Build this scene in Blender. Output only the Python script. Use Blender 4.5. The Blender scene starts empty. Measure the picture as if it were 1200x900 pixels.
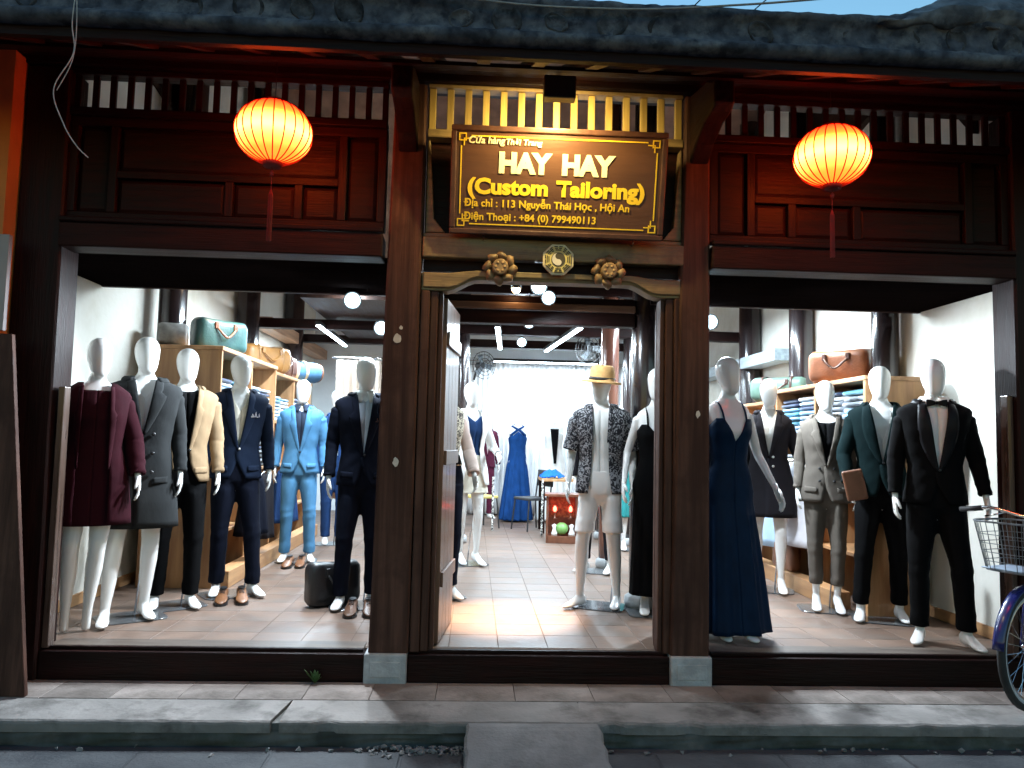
import bpy, bmesh, math, random
from mathutils import Vector, Matrix, noise
random.seed(7)
R = math.radians
sin, cos, PI = math.sin, math.cos, math.pi
SC = bpy.context.scene
COL = SC.collection

# ------------------------------------------------------------------ camera
# world: X to the right along the facade, Y into the shop, Z up; shop floor at Z = 0, pillar fronts at Y = 0
def camera():
    yaw, pitch, roll = R(2.78), R(4.36), R(1.35)
    f = Vector((sin(yaw)*cos(pitch), cos(yaw)*cos(pitch), sin(pitch)))
    r = Vector((cos(yaw), -sin(yaw), 0)); u = r.cross(f)
    r2 = r*cos(roll) + u*sin(roll); u2 = u*cos(roll) - r*sin(roll)
    cd = bpy.data.cameras.new('camera'); cd.sensor_width = 36; cd.lens = 27.0
    cd.clip_start = .05; cd.clip_end = 500
    co = bpy.data.objects.new('camera', cd); COL.objects.link(co)
    m = Matrix.Identity(4)
    for i in range(3):
        m[i][0] = r2[i]; m[i][1] = u2[i]; m[i][2] = -f[i]
    m[0][3], m[1][3], m[2][3] = 0, -4.65, 1.25
    co.matrix_world = m; SC.camera = co
camera()
# ------------------------------------------------------------------ dusk sky, weak low sun, exposure
W = bpy.data.worlds.new('World'); SC.world = W; W.use_nodes = True
nt = W.node_tree; bg = nt.nodes['Background']
sk = nt.nodes.new('ShaderNodeTexSky'); sk.sky_type = 'NISHITA'; sk.sun_disc = False
SUN_EL, SUN_AZ = R(7.5), R(0)
sk.sun_elevation = SUN_EL; sk.sun_rotation = SUN_AZ; sk.ozone_density = 5.0; sk.air_density = 2.0; sk.dust_density = 0
nt.links.new(sk.outputs[0], bg.inputs[0]); bg.inputs[1].default_value = .15
sl = bpy.data.lights.new('sun', 'SUN'); sl.energy = .1; sl.angle = R(20); sl.color = (1, .86, .72)
so = bpy.data.objects.new('sun', sl); COL.objects.link(so)
so.rotation_euler = Vector((-sin(SUN_AZ)*cos(SUN_EL), -cos(SUN_AZ)*cos(SUN_EL), -sin(SUN_EL))).to_track_quat('-Z', 'Y').to_euler()
so.location = (0, 20, 12)
SC.view_settings.view_transform = 'Standard'; SC.view_settings.look = 'None'
SC.view_settings.exposure = 1.3; SC.view_settings.gamma = 1.0; SC.view_settings.use_curve_mapping = False
SC.render.engine = 'CYCLES'
cy = SC.cycles
cy.use_denoising = True; cy.use_adaptive_sampling = True; cy.adaptive_threshold = .02; cy.max_bounces = 7; cy.diffuse_bounces = 5; cy.glossy_bounces = 2; cy.transmission_bounces = 4
cy.sample_clamp_indirect = 4.0; cy.sample_clamp_direct = 0; cy.caustics_reflective = False; cy.caustics_refractive = False
cy.use_light_tree = True

# ------------------------------------------------------------------ materials
MATS = {}
def M(name, c1, c2=None, rough=.6, scale=6, stretch=(1, 1, 1), bump=.15, bscale=None, detail=5, metal=0, coat=0, spec=.5,
      rand=0, sheen=0, lo=.35, hi=.65, dist=0, rvar=.12, stain=None, sscale=1.3, sat=0, bdist=.01):
    if name in MATS: return MATS[name]
    m = bpy.data.materials.new(name); m.use_nodes = True; MATS[name] = m
    n = m.node_tree.nodes; l = m.node_tree.links; b = n['Principled BSDF']
    tc = n.new('ShaderNodeTexCoord'); mp = n.new('ShaderNodeMapping'); mp.inputs['Scale'].default_value = stretch
    l.new(tc.outputs['Object'], mp.inputs[0])
    oi = n.new('ShaderNodeObjectInfo')
    if rand:
        ad = n.new('ShaderNodeVectorMath'); ad.operation = 'MULTIPLY_ADD'
        ad.inputs[1].default_value = (17, 31, 23); l.new(oi.outputs['Random'], ad.inputs[0]); l.new(mp.outputs[0], ad.inputs[2]); vec = ad.outputs[0]
    else: vec = mp.outputs[0]
    nz = n.new('ShaderNodeTexNoise'); nz.inputs['Scale'].default_value = scale; nz.inputs['Detail'].default_value = min(detail, 4)
    nz.inputs['Distortion'].default_value = dist; l.new(vec, nz.inputs['Vector'])
    rp = n.new('ShaderNodeValToRGB'); rp.color_ramp.elements[0].position = lo; rp.color_ramp.elements[1].position = hi
    c2 = c2 or tuple(x*.75 for x in c1)
    rp.color_ramp.elements[0].color = (*c2, 1); rp.color_ramp.elements[1].color = (*c1, 1)
    l.new(nz.outputs['Fac'], rp.inputs[0]); colr = rp.outputs[0]
    if stain:
        n2 = n.new('ShaderNodeTexNoise'); n2.inputs['Scale'].default_value = sscale; n2.inputs['Detail'].default_value = 5
        n2.inputs['Roughness'].default_value = .65; l.new(tc.outputs['Object'], n2.inputs['Vector'])
        r2 = n.new('ShaderNodeValToRGB'); r2.color_ramp.elements[0].position = .48; r2.color_ramp.elements[1].position = .68
        mx = n.new('ShaderNodeMix'); mx.data_type = 'RGBA'; l.new(n2.outputs['Fac'], r2.inputs[0]); l.new(r2.outputs[0], mx.inputs['Factor'])
        l.new(colr, mx.inputs['A']); mx.inputs['B'].default_value = (*stain, 1); colr = mx.outputs['Result']
    if rand:
        hs = n.new('ShaderNodeHueSaturation'); mr = n.new('ShaderNodeMapRange'); mr.inputs['To Min'].default_value = 1-rand; mr.inputs['To Max'].default_value = 1+rand
        l.new(oi.outputs['Random'], mr.inputs['Value']); l.new(mr.outputs[0], hs.inputs['Value']); l.new(colr, hs.inputs['Color']); colr = hs.outputs[0]
    l.new(colr, b.inputs['Base Color'])
    b.inputs['Metallic'].default_value = metal; b.inputs['Specular IOR Level'].default_value = spec
    b.inputs['Coat Weight'].default_value = coat; b.inputs['Coat Roughness'].default_value = .12
    if sheen: b.inputs['Sheen Weight'].default_value = sheen; b.inputs['Sheen Roughness'].default_value = .5
    rr = n.new('ShaderNodeMapRange'); rr.inputs['To Min'].default_value = max(.02, rough-rvar); rr.inputs['To Max'].default_value = min(1, rough+rvar)
    l.new(nz.outputs['Fac'], rr.inputs['Value']); l.new(rr.outputs[0], b.inputs['Roughness'])
    if bump:
        nb = n.new('ShaderNodeTexNoise'); nb.inputs['Scale'].default_value = bscale or scale*3; nb.inputs['Detail'].default_value = 3
        l.new(vec, nb.inputs['Vector']); bp = n.new('ShaderNodeBump'); bp.inputs['Strength'].default_value = bump; bp.inputs['Distance'].default_value = bdist
        l.new(nb.outputs['Fac'], bp.inputs['Height']); l.new(bp.outputs[0], b.inputs['Normal'])
    return m
def emit(name, col, s):
    if name in MATS: return MATS[name]
    m = bpy.data.materials.new(name); m.use_nodes = True; MATS[name] = m
    b = m.node_tree.nodes['Principled BSDF']; b.inputs['Base Color'].default_value = (*[c*.5 for c in col], 1)
    b.inputs['Emission Color'].default_value = (*col, 1); b.inputs['Emission Strength'].default_value = s
    return m
def cloth(name, c, k=.84, rough=.9, sheen=0, sc=14, bump=.22):
    return M('cloth_'+name, c, tuple(x*k for x in c), rough, sc, (1, 1, .55), bump, 34, 4, sheen=sheen, spec=.08, rvar=.06, bdist=.008)
def pattern(name, ca, cb, scale, lo, hi, dist=1.5):
    return M(name, ca, cb, .85, scale, (1, 1, 1), .2, 150, 3, lo=lo, hi=hi, dist=dist, spec=.3, bdist=.002)

WX = M('dark_wood_x', (.018, .0048, .004), (.007, .0026, .0024), .48, 3, (.6, 9, 9), .35, 12, 8, rand=.18, stain=(.011, .0055, .0048), sscale=2.5, spec=.12)
WZ = M('dark_wood_z', (.018, .0048, .004), (.007, .0026, .0024), .48, 3, (9, 9, .6), .35, 12, 8, rand=.18, stain=(.011, .0055, .0048), sscale=2.5, spec=.12)
WY = M('dark_wood_y', (.034, .016, .011), (.014, .007, .0055), .48, 3, (9, .6, 9), .35, 12, 8, rand=.18, spec=.12)
PWZ = M('pillar_wood', (.098, .048, .034), (.042, .02, .015), .58, 2.5, (9, 9, .5), .3, 11, 8, stain=(.045, .021, .016), sscale=2.6, spec=.12)
PWX = M('pillar_wood_x', (.21, .135, .068), (.115, .07, .036), .55, 2.5, (.5, 9, 9), .3, 11, 8, stain=(.08, .048, .028), sscale=2.1, spec=.12)
GWZ = M('gold_wood_z', (.42, .30, .09), (.27, .185, .055), .55, 3, (9, 9, .6), .3, 11, 6, rand=.12)
GWX = M('gold_wood_x', (.28, .195, .085), (.15, .10, .045), .55, 3, (.6, 9, 9), .3, 11, 6, rand=.1, stain=(.09, .055, .028), sscale=3)
SHW = M('shelf_wood', (.50, .27, .12), (.34, .165, .07), .5, 2.5, (6, 6, .7), .2, 12, 7, rand=.15)
SHY = M('shelf_wood_y', (.52, .29, .135), (.36, .18, .08), .5, 2.5, (6, .7, 6), .2, 12, 7, rand=.15)
LACQ = M('lacquered_column', (.028, .018, .018), (.014, .010, .011), .22, 2, (6, 6, .5), .12, 9, 5, coat=.5)
LACQR = M('lacquered_red_column', (.20, .075, .045), (.10, .04, .03), .25, 2, (6, 6, .5), .12, 9, 5, coat=.4)
PLAST = M('white_wall_plaster', (.78, .76, .70), (.70, .67, .60), .85, 2.2, (1, 1, 1), .25, 22, 6, stain=(.60, .56, .47), sscale=1.1)
BWALL = M('back_wall_plaster', (.72, .78, .82), (.64, .70, .75), .85, 2.2, (1, 1, 1), .2, 22, 6)
TILE = M('floor_tile_clay', (.185, .118, .085), (.14, .092, .07), .47, 5, (1, 1, 1), .15, 30, 7, rand=.13, stain=(.145, .112, .092), sscale=2.2)
GROUT = M('floor_grout', (.15, .105, .082), (.11, .078, .063), .9, 12)
PAVR = M('pavement_clay_slab', (.27, .23, .208), (.185, .157, .142), .8, 4, (1, 1, 1), .4, 40, 8, rand=.14, stain=(.11, .092, .08), sscale=2.6, spec=.15)
PAVG = M('pavement_grey_slab', (.275, .255, .24), (.18, .168, .158), .85, 3, (1, 1, 1), .4, 45, 8, rand=.08, stain=(.085, .078, .072), sscale=3.0, spec=.15)
KERB = M('mossy_kerb_face', (.13, .128, .12), (.045, .046, .042), .9, 5, (1, 1, 1), .8, 18, 9, stain=(.055, .062, .048), sscale=4, spec=.15)
STREET = M('street_stone', (.075, .08, .085), (.04, .044, .05), .75, 4, (1, 1, 1), .4, 50, 8, rand=.15, stain=(.06, .06, .065), sscale=1.7, spec=.15)
CONC = M('concrete_ramp', (.25, .245, .24), (.17, .167, .165), .88, 3, (1, 1, 1), .35, 60, 8, stain=(.13, .128, .126), sscale=3.4, spec=.15)
STONE = M('plinth_stone', (.44, .45, .46), (.30, .31, .32), .8, 9, (1, 1, 1), .5, 40, 8, stain=(.30, .30, .30), sscale=5)
ROOFT = M('old_roof_tile', (.075, .08, .088), (.022, .024, .028), .9, 14, (1, 1, 1), .9, 25, 9, rand=.35, stain=(.13, .138, .15), sscale=11, spec=.15)
MORT = M('roof_mortar', (.09, .102, .126), (.026, .031, .042), .92, 13, (1, 1, 1), .9, 22, 9, stain=(.155, .165, .18), sscale=8, spec=.15)
UNDER = M('roof_underside_tile', (.24, .14, .10), (.15, .085, .06), .9, 4, (1, 1, 1), .3, 20, 6, rand=.25)
PLASTIC = M('mannequin_white', (.80, .79, .77), (.76, .75, .73), .24, 3, bump=0, coat=.35, rvar=.04)
METAL = M('grey_metal', (.45, .46, .47), (.35, .35, .36), .35, 8, metal=.9, bump=.05)
BLACKM = M('black_metal', (.018, .018, .02), (.012, .012, .013), .45, 10, bump=.1)
PLATE = M('stand_plate', (.16, .17, .18), (.11, .115, .12), .18, 6, metal=.4, bump=0, rvar=.05)
CHROME = M('chrome', (.75, .76, .78), (.6, .6, .62), .18, 8, metal=1, bump=.03, rvar=.06)

# ------------------------------------------------------------------ mesh builder
class MB:
    def __init__(s): s.v = []; s.f = []
    def box(s, x0, x1, y0, y1, z0, z1):
        b = len(s.v)
        s.v += [(x0, y0, z0), (x1, y0, z0), (x1, y1, z0), (x0, y1, z0), (x0, y0, z1), (x1, y0, z1), (x1, y1, z1), (x0, y1, z1)]
        s.f += [tuple(b+i for i in q) for q in ((3, 2, 1, 0), (4, 5, 6, 7), (0, 1, 5, 4), (1, 2, 6, 5), (2, 3, 7, 6), (3, 0, 4, 7))]
        return s
    def loft(s, rings, cap0=True, cap1=True, closed=True):
        n = len(rings[0]); b = len(s.v)
        for r in rings: s.v += [tuple(p) for p in r]
        for i in range(len(rings)-1):
            for j in range(n if closed else n-1):
                k = (j+1) % n
                s.f.append((b+i*n+j, b+i*n+k, b+(i+1)*n+k, b+(i+1)*n+j))
        if cap0: s.f.append(tuple(b+j for j in reversed(range(n))))
        if cap1: s.f.append(tuple(b+(len(rings)-1)*n+j for j in range(n)))
        return s
    def tube(s, pts, rad, n=10, cap=True, flat=None, closed=False):
        pts = [Vector(p) for p in pts]
        if not hasattr(rad, '__len__'): rad = [rad]*len(pts)
        rings = []; up = None
        for i, p in enumerate(pts):
            a = pts[i-1] if (i > 0 or closed) else p; c = pts[(i+1) % len(pts)] if (i < len(pts)-1 or closed) else p
            t = (c-a).normalized()
            if up is None:
                up = Vector((0, 1, 0)) if abs(t.y) < .8 else Vector((1, 0, 0))
            x = up.cross(t).normalized(); y = t.cross(x).normalized(); up = y
            fx, fy = flat or (1, 1)
            rings.append([p + x*(cos(2*PI*k/n)*rad[i]*fx) + y*(sin(2*PI*k/n)*rad[i]*fy) for k in range(n)])
        if closed: rings.append(rings[0])
        return s.loft(rings, cap and not closed, cap and not closed)
    def lathe(s, prof, c=(0, 0, 0), n=24, axis='z'):
        rings = []
        for r, z in prof:
            ring = []
            for k in range(n):
                a = 2*PI*k/n
                if axis == 'z': q = (c[0]+r*cos(a), c[1]+r*sin(a), c[2]+z)
                elif axis == 'y': q = (c[0]+r*cos(a), c[1]+z, c[2]+r*sin(a))
                else: q = (c[0]+z, c[1]+r*cos(a), c[2]+r*sin(a))
                ring.append(q)
            rings.append(ring)
        return s.loft(rings)
    def prism(s, poly, y0, y1, plane='xz'):
        n = len(poly); b = len(s.v)
        for y in (y0, y1):
            for p, q in poly:
                s.v.append((p, y, q) if plane == 'xz' else ((y, p, q) if plane == 'yz' else (p, q, y)))
        s.f.append(tuple(b+i for i in range(n))); s.f.append(tuple(b+n+i for i in reversed(range(n))))
        for i in range(n):
            j = (i+1) % n; s.f.append((b+i, b+n+i, b+n+j, b+j))
        return s
    def wob(s, amp, freq=6, seed=0, k=(1, 1, 1)):
        out = []
        for p in s.v:
            q = Vector((p[0]*freq*k[0]+seed, p[1]*freq*k[1]+seed*1.7, p[2]*freq*k[2]-seed))
            d = noise.noise_vector(q)*amp; out.append((p[0]+d.x, p[1]+d.y, p[2]+d.z))
        s.v = out; return s
    def xf(s, m):
        s.v = [tuple(m @ Vector(p)) for p in s.v]; return s
    def mesh(s, name, fix=True):
        me = bpy.data.meshes.new(name); me.from_pydata(s.v, [], s.f); me.update()
        if fix:
            bm = bmesh.new(); bm.from_mesh(me); bmesh.ops.recalc_face_normals(bm, faces=bm.faces); bm.to_mesh(me); bm.free()
        return me
    def build(s, name, mat, parent=None, smooth=False, bevel=0, thick=0, fix=True, sub=0):
        return obj(name, s.mesh(name, fix), mat, parent, smooth, bevel, thick, sub)
def obj(name, me, mat, parent=None, smooth=False, bevel=0, thick=0, sub=0):
    if mat is not None and not me.materials: me.materials.append(mat)
    o = bpy.data.objects.new(name, me); COL.objects.link(o)
    if parent: o.parent = parent
    if smooth: me.shade_smooth()
    if thick:
        md = o.modifiers.new('thickness', 'SOLIDIFY'); md.thickness = thick; md.offset = 0
    if bevel:
        md = o.modifiers.new('bevel', 'BEVEL'); md.width = bevel; md.segments = 2; md.limit_method = 'ANGLE'; md.angle_limit = R(40)
        md.harden_normals = False
    if sub:
        md = o.modifiers.new('subdivision', 'SUBSURF'); md.levels = sub; md.render_levels = sub
    return o
def tag(o, label=None, cat=None, group=None, kind=None):
    if label: o['label'] = label
    if cat: o['category'] = cat
    if group: o['group'] = group
    if kind: o['kind'] = kind
    return o
def thing(name, label, cat, loc=(0, 0, 0), rz=0, group=None, s=1):
    o = bpy.data.objects.new(name, None); COL.objects.link(o); o.location = loc; o.rotation_euler = (0, 0, rz); o.scale = (s, s, s)
    o.empty_display_size = .1
    return tag(o, label, cat, group)
def bx(name, b, mat, parent=None, bevel=.004):
    return MB().box(*b).build(name, mat, parent, bevel=bevel)
def remesh(mb, voxel, smooth_it=6, fac=.5):
    me = mb.mesh('tmp'); o = bpy.data.objects.new('tmp', me); COL.objects.link(o)
    md = o.modifiers.new('r', 'REMESH'); md.mode = 'VOXEL'; md.voxel_size = voxel
    if smooth_it:
        sm = o.modifiers.new('s', 'SMOOTH'); sm.factor = fac; sm.iterations = smooth_it
    dg = bpy.context.evaluated_depsgraph_get(); ev = o.evaluated_get(dg); new = bpy.data.meshes.new_from_object(ev)
    bpy.data.objects.remove(o); bpy.data.meshes.remove(me)
    return new
def struct(o): o['kind'] = 'structure'; return o
def spot(name, parent, loc, target, power, col, size=60, blend=.4, rad=.03):
    ld = bpy.data.lights.new(name, 'SPOT'); ld.energy = power; ld.color = col; ld.spot_size = R(size); ld.spot_blend = blend; ld.shadow_soft_size = rad
    o = bpy.data.objects.new(name, ld); COL.objects.link(o); o.parent = parent; o.location = loc
    o.rotation_euler = (Vector(target)-Vector(loc)).to_track_quat('-Z', 'Y').to_euler(); return o
# ------------------------------------------------------------------ the setting: street, pavement, floor, walls
GZ, SZ = -.17, -.285           # pavement and street level
struct(MB().box(-60, 60, -60, 60, SZ-.06, SZ-.012).build('ground', STREET))
street = struct(MB().box(-9, 9, -9, -.70, SZ-.03, SZ-.006).build('street', STREET))
random.seed(3)
me_cache = {}
def slab_mesh(key, w, d, h, mat, ch=.006):
    k = (key, round(w, 3), round(d, 3))
    if k not in me_cache:
        a, b = w/2, d/2
        m = MB(); m.loft([[(-a, -b, -h), (a, -b, -h), (a, b, -h), (-a, b, -h)], [(-a, -b, -ch), (a, -b, -ch), (a, b, -ch), (-a, b, -ch)],
                          [(-a+ch, -b+ch, 0), (a-ch, -b+ch, 0), (a-ch, b-ch, 0), (-a+ch, b-ch, 0)]])
        me = m.mesh(key); me.materials.append(mat); me_cache[k] = me
    return me_cache[k]
def piece(name, me, parent, loc, rz=0, tilt=.003):
    o = bpy.data.objects.new(name, me); COL.objects.link(o); o.parent = parent; o.location = loc
    o.rotation_euler = (random.uniform(-tilt, tilt), random.uniform(-tilt, tilt), rz); return o
x = -4.2
row = 0
for yy, w, d in ((-.905, .62, .36), (-1.275, .62, .36), (-1.645, .62, .36)):
    x = -4.4 + .31*(row % 2)
    while x < 4.8:
        piece('paving_stone', slab_mesh('street_slab', w, d, .03, STREET), street, (x, yy, SZ+random.uniform(-.002, .002))); x += w+.009
    row += 1
# pavement: clay row by the threshold, grey row along the kerb
pav = struct(MB().box(-9, 9, -.60, .02, GZ-.13, GZ-.02).wob(.0, 3).build('pavement', KERB))
x = -4.3
while x < 4.8:
    w = random.choice((.30, .30, .36, .44))
    piece('clay_slab', slab_mesh('clay_slab', w, .306, .035, PAVR, .0022), pav, (x+w/2, -.150, GZ+random.uniform(-.0008, .0008)), 0, .0015); x += w+.0025
def worn_slab(x0, x1, y0, y1, z, seed):
    """long kerb slab with a chipped front edge and slanting worn ends"""
    n = max(10, int((x1-x0)/.03)); rr = []; s0, s1 = random.uniform(-.05, .05), random.uniform(-.05, .05)
    for i in range(n+1):
        t = i/n; X = x0+(x1-x0)*t; chip = max(0, noise.noise(Vector((X*5+seed, 1, 2)))-.25)*.10+.006*noise.noise(Vector((X*23, seed, 0))); c = .014+.010*noise.noise(Vector((X*11, seed, 7)))
        e = (1-t)*s0+t*s1; sag = .003*noise.noise(Vector((X*2, seed, 3)))
        sh = lambda y: e*(y1-y)/(y1-y0)
        rr.append([(X+sh(y1), y1, z-.06), (X+sh(y1), y1, z-.004), (X+sh(y1), y1-.006, z), (X+sh(-.46), -.46, z+sag), (X+sh(y0), y0+chip+c, z+sag-.001), (X+sh(y0), y0+chip*.8+.004, z-c*.55), (X+sh(y0), y0+chip*.6, z-c*1.3), (X+sh(y0), y0+chip*.4+.004, z-.06)])
    return MB().loft(rr)
random.seed(31); x = -4.6
while x < 4.8:
    w = random.choice((1.55, 2.1, 1.2, 1.8)); worn_slab(x, x+w, -.628, -.306, GZ-.001, x).build('grey_slab', PAVG, pav, False); x += w+.006
# rough kerb face with broken mortar
rings = []
nx = 220
for i in range(nx+1):
    X = -5+10*i/nx; ring = []
    for j in range(9):
        t = j/8
        z = SZ-.03+(GZ-.055-SZ+.03)*t; y = -.612-.012*sin(t*PI)
        q = noise.noise_vector(Vector((X*5, j*.9, 2.2))); q2 = noise.noise(Vector((X*1.3, 4, 1)))
        bulge = max(0, .4-t)*.12*max(0, q2+.15)
        ring.append((X, y+q.y*.022-bulge, z+q.z*.004))
    rings.append(ring)
kf = MB().loft(rings, False, False, False).build('kerb_face', KERB, pav, True)
# crumbled mortar at the kerb foot
ck = MB()
for i in range(170):
    c = random.choice((-.25, -.12, -.02, -.35)) if random.random() < .8 else random.uniform(-2.5, 3)
    X = c+random.gauss(0, .12); Y = -.66-abs(random.gauss(0, .045)); s_ = random.uniform(.006, .022)
    pts = [Vector((random.gauss(0, 1), random.gauss(0, 1), random.gauss(0, 1))).normalized()*s_ for _ in range(7)]
    bm = bmesh.new(); [bm.verts.new(p) for p in pts]; bmesh.ops.convex_hull(bm, input=bm.verts)
    base = len(ck.v); bm.verts.index_update()
    ck.v += [(v.co.x+X, v.co.y+Y, v.co.z*.7+SZ+.004) for v in bm.verts]; ck.f += [tuple(base+v.index for v in f.verts) for f in bm.faces]; bm.free()
tag(ck.build('mortar_rubble', CONC), 'crumbled grey mortar rubble along the foot of the kerb', 'rubble', kind='stuff')
# concrete ramp to the door
rm = MB()
rings = []
for i in range(13):
    t = i/12; y = -.625-.52*t; z = GZ-.006-(GZ-SZ-.012)*max(0, (t-.12)/.88)
    x0, x1 = 0.0+random.uniform(-.006, .006), .685+random.uniform(-.006, .006)
    rings.append([(x0, y, SZ-.02), (x0, y, z-.012), (x0+.014, y, z), (x1-.014, y, z), (x1, y, z-.012), (x1, y, SZ-.02)])
rm.loft(rings)
tag(rm.build('concrete_ramp', CONC, smooth=False), 'low grey concrete ramp from the street up to the kerb before the door', 'ramp')

# shop floor
XL, XR, YB = -2.85, 3.54, 9.0
floor = struct(MB().box(XL-.1, XR+.1, .12, YB+.1, -.16, -.0022).build('floor', GROUT))
T = .30
cand = []
for iy in range(0, 30):
    for ix in range(0, 22):
        x = XL+.15+ix*(T+.004); y = .15+.15+iy*(T+.004)
        if x < XR: cand.append((x, y))
me = slab_mesh('floor_tile', T, T, .02, TILE, .0014)
near = [c for c in cand if not (c[1] > .7 and (c[0] < -2.4 or c[0] > 3.0))]
near.sort(key=lambda c: c[1]+.12*abs(c[0]-.4))
near, far = near[:298], [c for c in cand if c not in set(near[:298])]
for c in near: piece('floor_tile', me, floor, (c[0], c[1], random.uniform(-.0004, .0006)), 0, .0008)
fm = MB()
for c in far: fm.box(c[0]-.149, c[0]+.149, c[1]-.149, c[1]+.149, -.02, -.0008+random.uniform(-.0008, .0008))
fo = fm.build('far_floor_tiles', TILE, floor); fo['kind'] = 'stuff'
# walls with gable tops
def gable(x0, x1, name):
    return struct(MB().prism([(.16, -.1), (YB, -.1), (YB, 3.62), (4.4, 5.5), (.16, 3.62)], x0, x1, 'yz').build(name, PLAST))
wl = gable(XL-.15, XL, 'wall_left'); wr = gable(XR, XR+.15, 'wall_right')
wb = struct(MB().box(XL-.15, XR+.15, YB+.002, YB+.15, -.1, 3.6).build('wall_back', BWALL))
# skirting along the right wall
sk_ = bx('skirting', (XR-.018, XR-.002, .2, 6.0, .002, .085), SHY, wr, .003)
sk_ = bx('skirting', (XL+.002, XL+.018, .2, 6.0, .002, .085), SHY, wl, .003)
# ------------------------------------------------------------------ the shophouse: posts, beams, panels, lattice, door, roof
SH = thing('shophouse', 'old dark timber shophouse with three open bays and a tiled eave', 'building')
def P(name, b, mat, bevel=.005, parent=SH): return bx(name, b, mat, parent, bevel)
def taper_post(name, xb0, xb1, xt0, xt1, y0, y1, z0, z1, mat, parent=SH):
    m = MB(); rings = []
    for i in range(9):
        t = i/8; a = xb0+(xt0-xb0)*t; b = xb1+(xt1-xb1)*t; z = z0+(z1-z0)*t
        w = lambda s: noise.noise(Vector((t*4, s, xb0)))*.003
        c = .012
        rings.append([(a+w(1)+c, y0, z), (b+w(2)-c, y0, z), (b+w(2), y0+c, z), (b+w(2), y1, z), (a+w(1), y1, z), (a+w(1), y0+c, z)])
    return m.loft(rings).build(name, mat, parent)
taper_post('pillar', -.585, -.352, -.54, -.345, 0, .2, .0, 3.46, PWZ)
taper_post('pillar', 1.215, 1.45, 1.285, 1.44, 0, .2, .0, 3.46, PWZ)
taper_post('corner_post', -2.76, -2.47, -2.76, -2.50, -.01, .2, GZ, 3.46, WZ)
taper_post('corner_post', 3.40, 3.66, 3.40, 3.66, -.01, .2, GZ, 3.46, WZ)
# paint flakes on the pillars (pale scars in the wood)
FLK = M('pale_wood_scar', (.62, .58, .52), (.5, .46, .4), .8, 20)
for (x, z, s_, seed) in ((-.475, 1.86, .032, 1), (-.455, 1.93, .014, 2), (-.46, 1.12, .026, 3), (1.372, 1.45, .02, 4)):
    m = MB(); n = 11
    poly = [(x+s_*.7*(1+.6*noise.noise(Vector((k*2.1, seed, 0))))*cos(2*PI*k/n), z+s_*(1+.7*noise.noise(Vector((k*1.7, seed, 5))))*sin(2*PI*k/n)) for k in range(n)]
    m.prism(poly, -.0042, .004); m.build('scar', FLK, SH)
# plinth stones under the pillars
for (a, b) in ((-.605, -.355), (1.212, 1.462)):
    st = P('plinth_stone', (a, b, -.022, .22, GZ-.01, -.001), STONE, .012)
    bx('carved_panel', (a+.035, b-.035, -.027, -.02, GZ+.035, -.045), STONE, st, .006)
# threshold beams
for (a, b) in ((-2.47, -.607), (-.353, 1.21), (1.464, 3.40)):
    P('threshold_beam', (a, b, .012, .16, GZ-.005, -.012), WX, .006)
    r = P('sill_rail', (a+.01, b-.01, .05, .075, -.011, .008), WX, .003)
for (a, b) in ((-2.45, -.62), (1.48, 3.38)):
    P('sill_board', (a, b, .085, .235, -.009, .006), M('sill_wood', (.12, .09, .07), (.07, .052, .042), .5, 3, (.6, 9, 9), .3, 12), .003)
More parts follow.
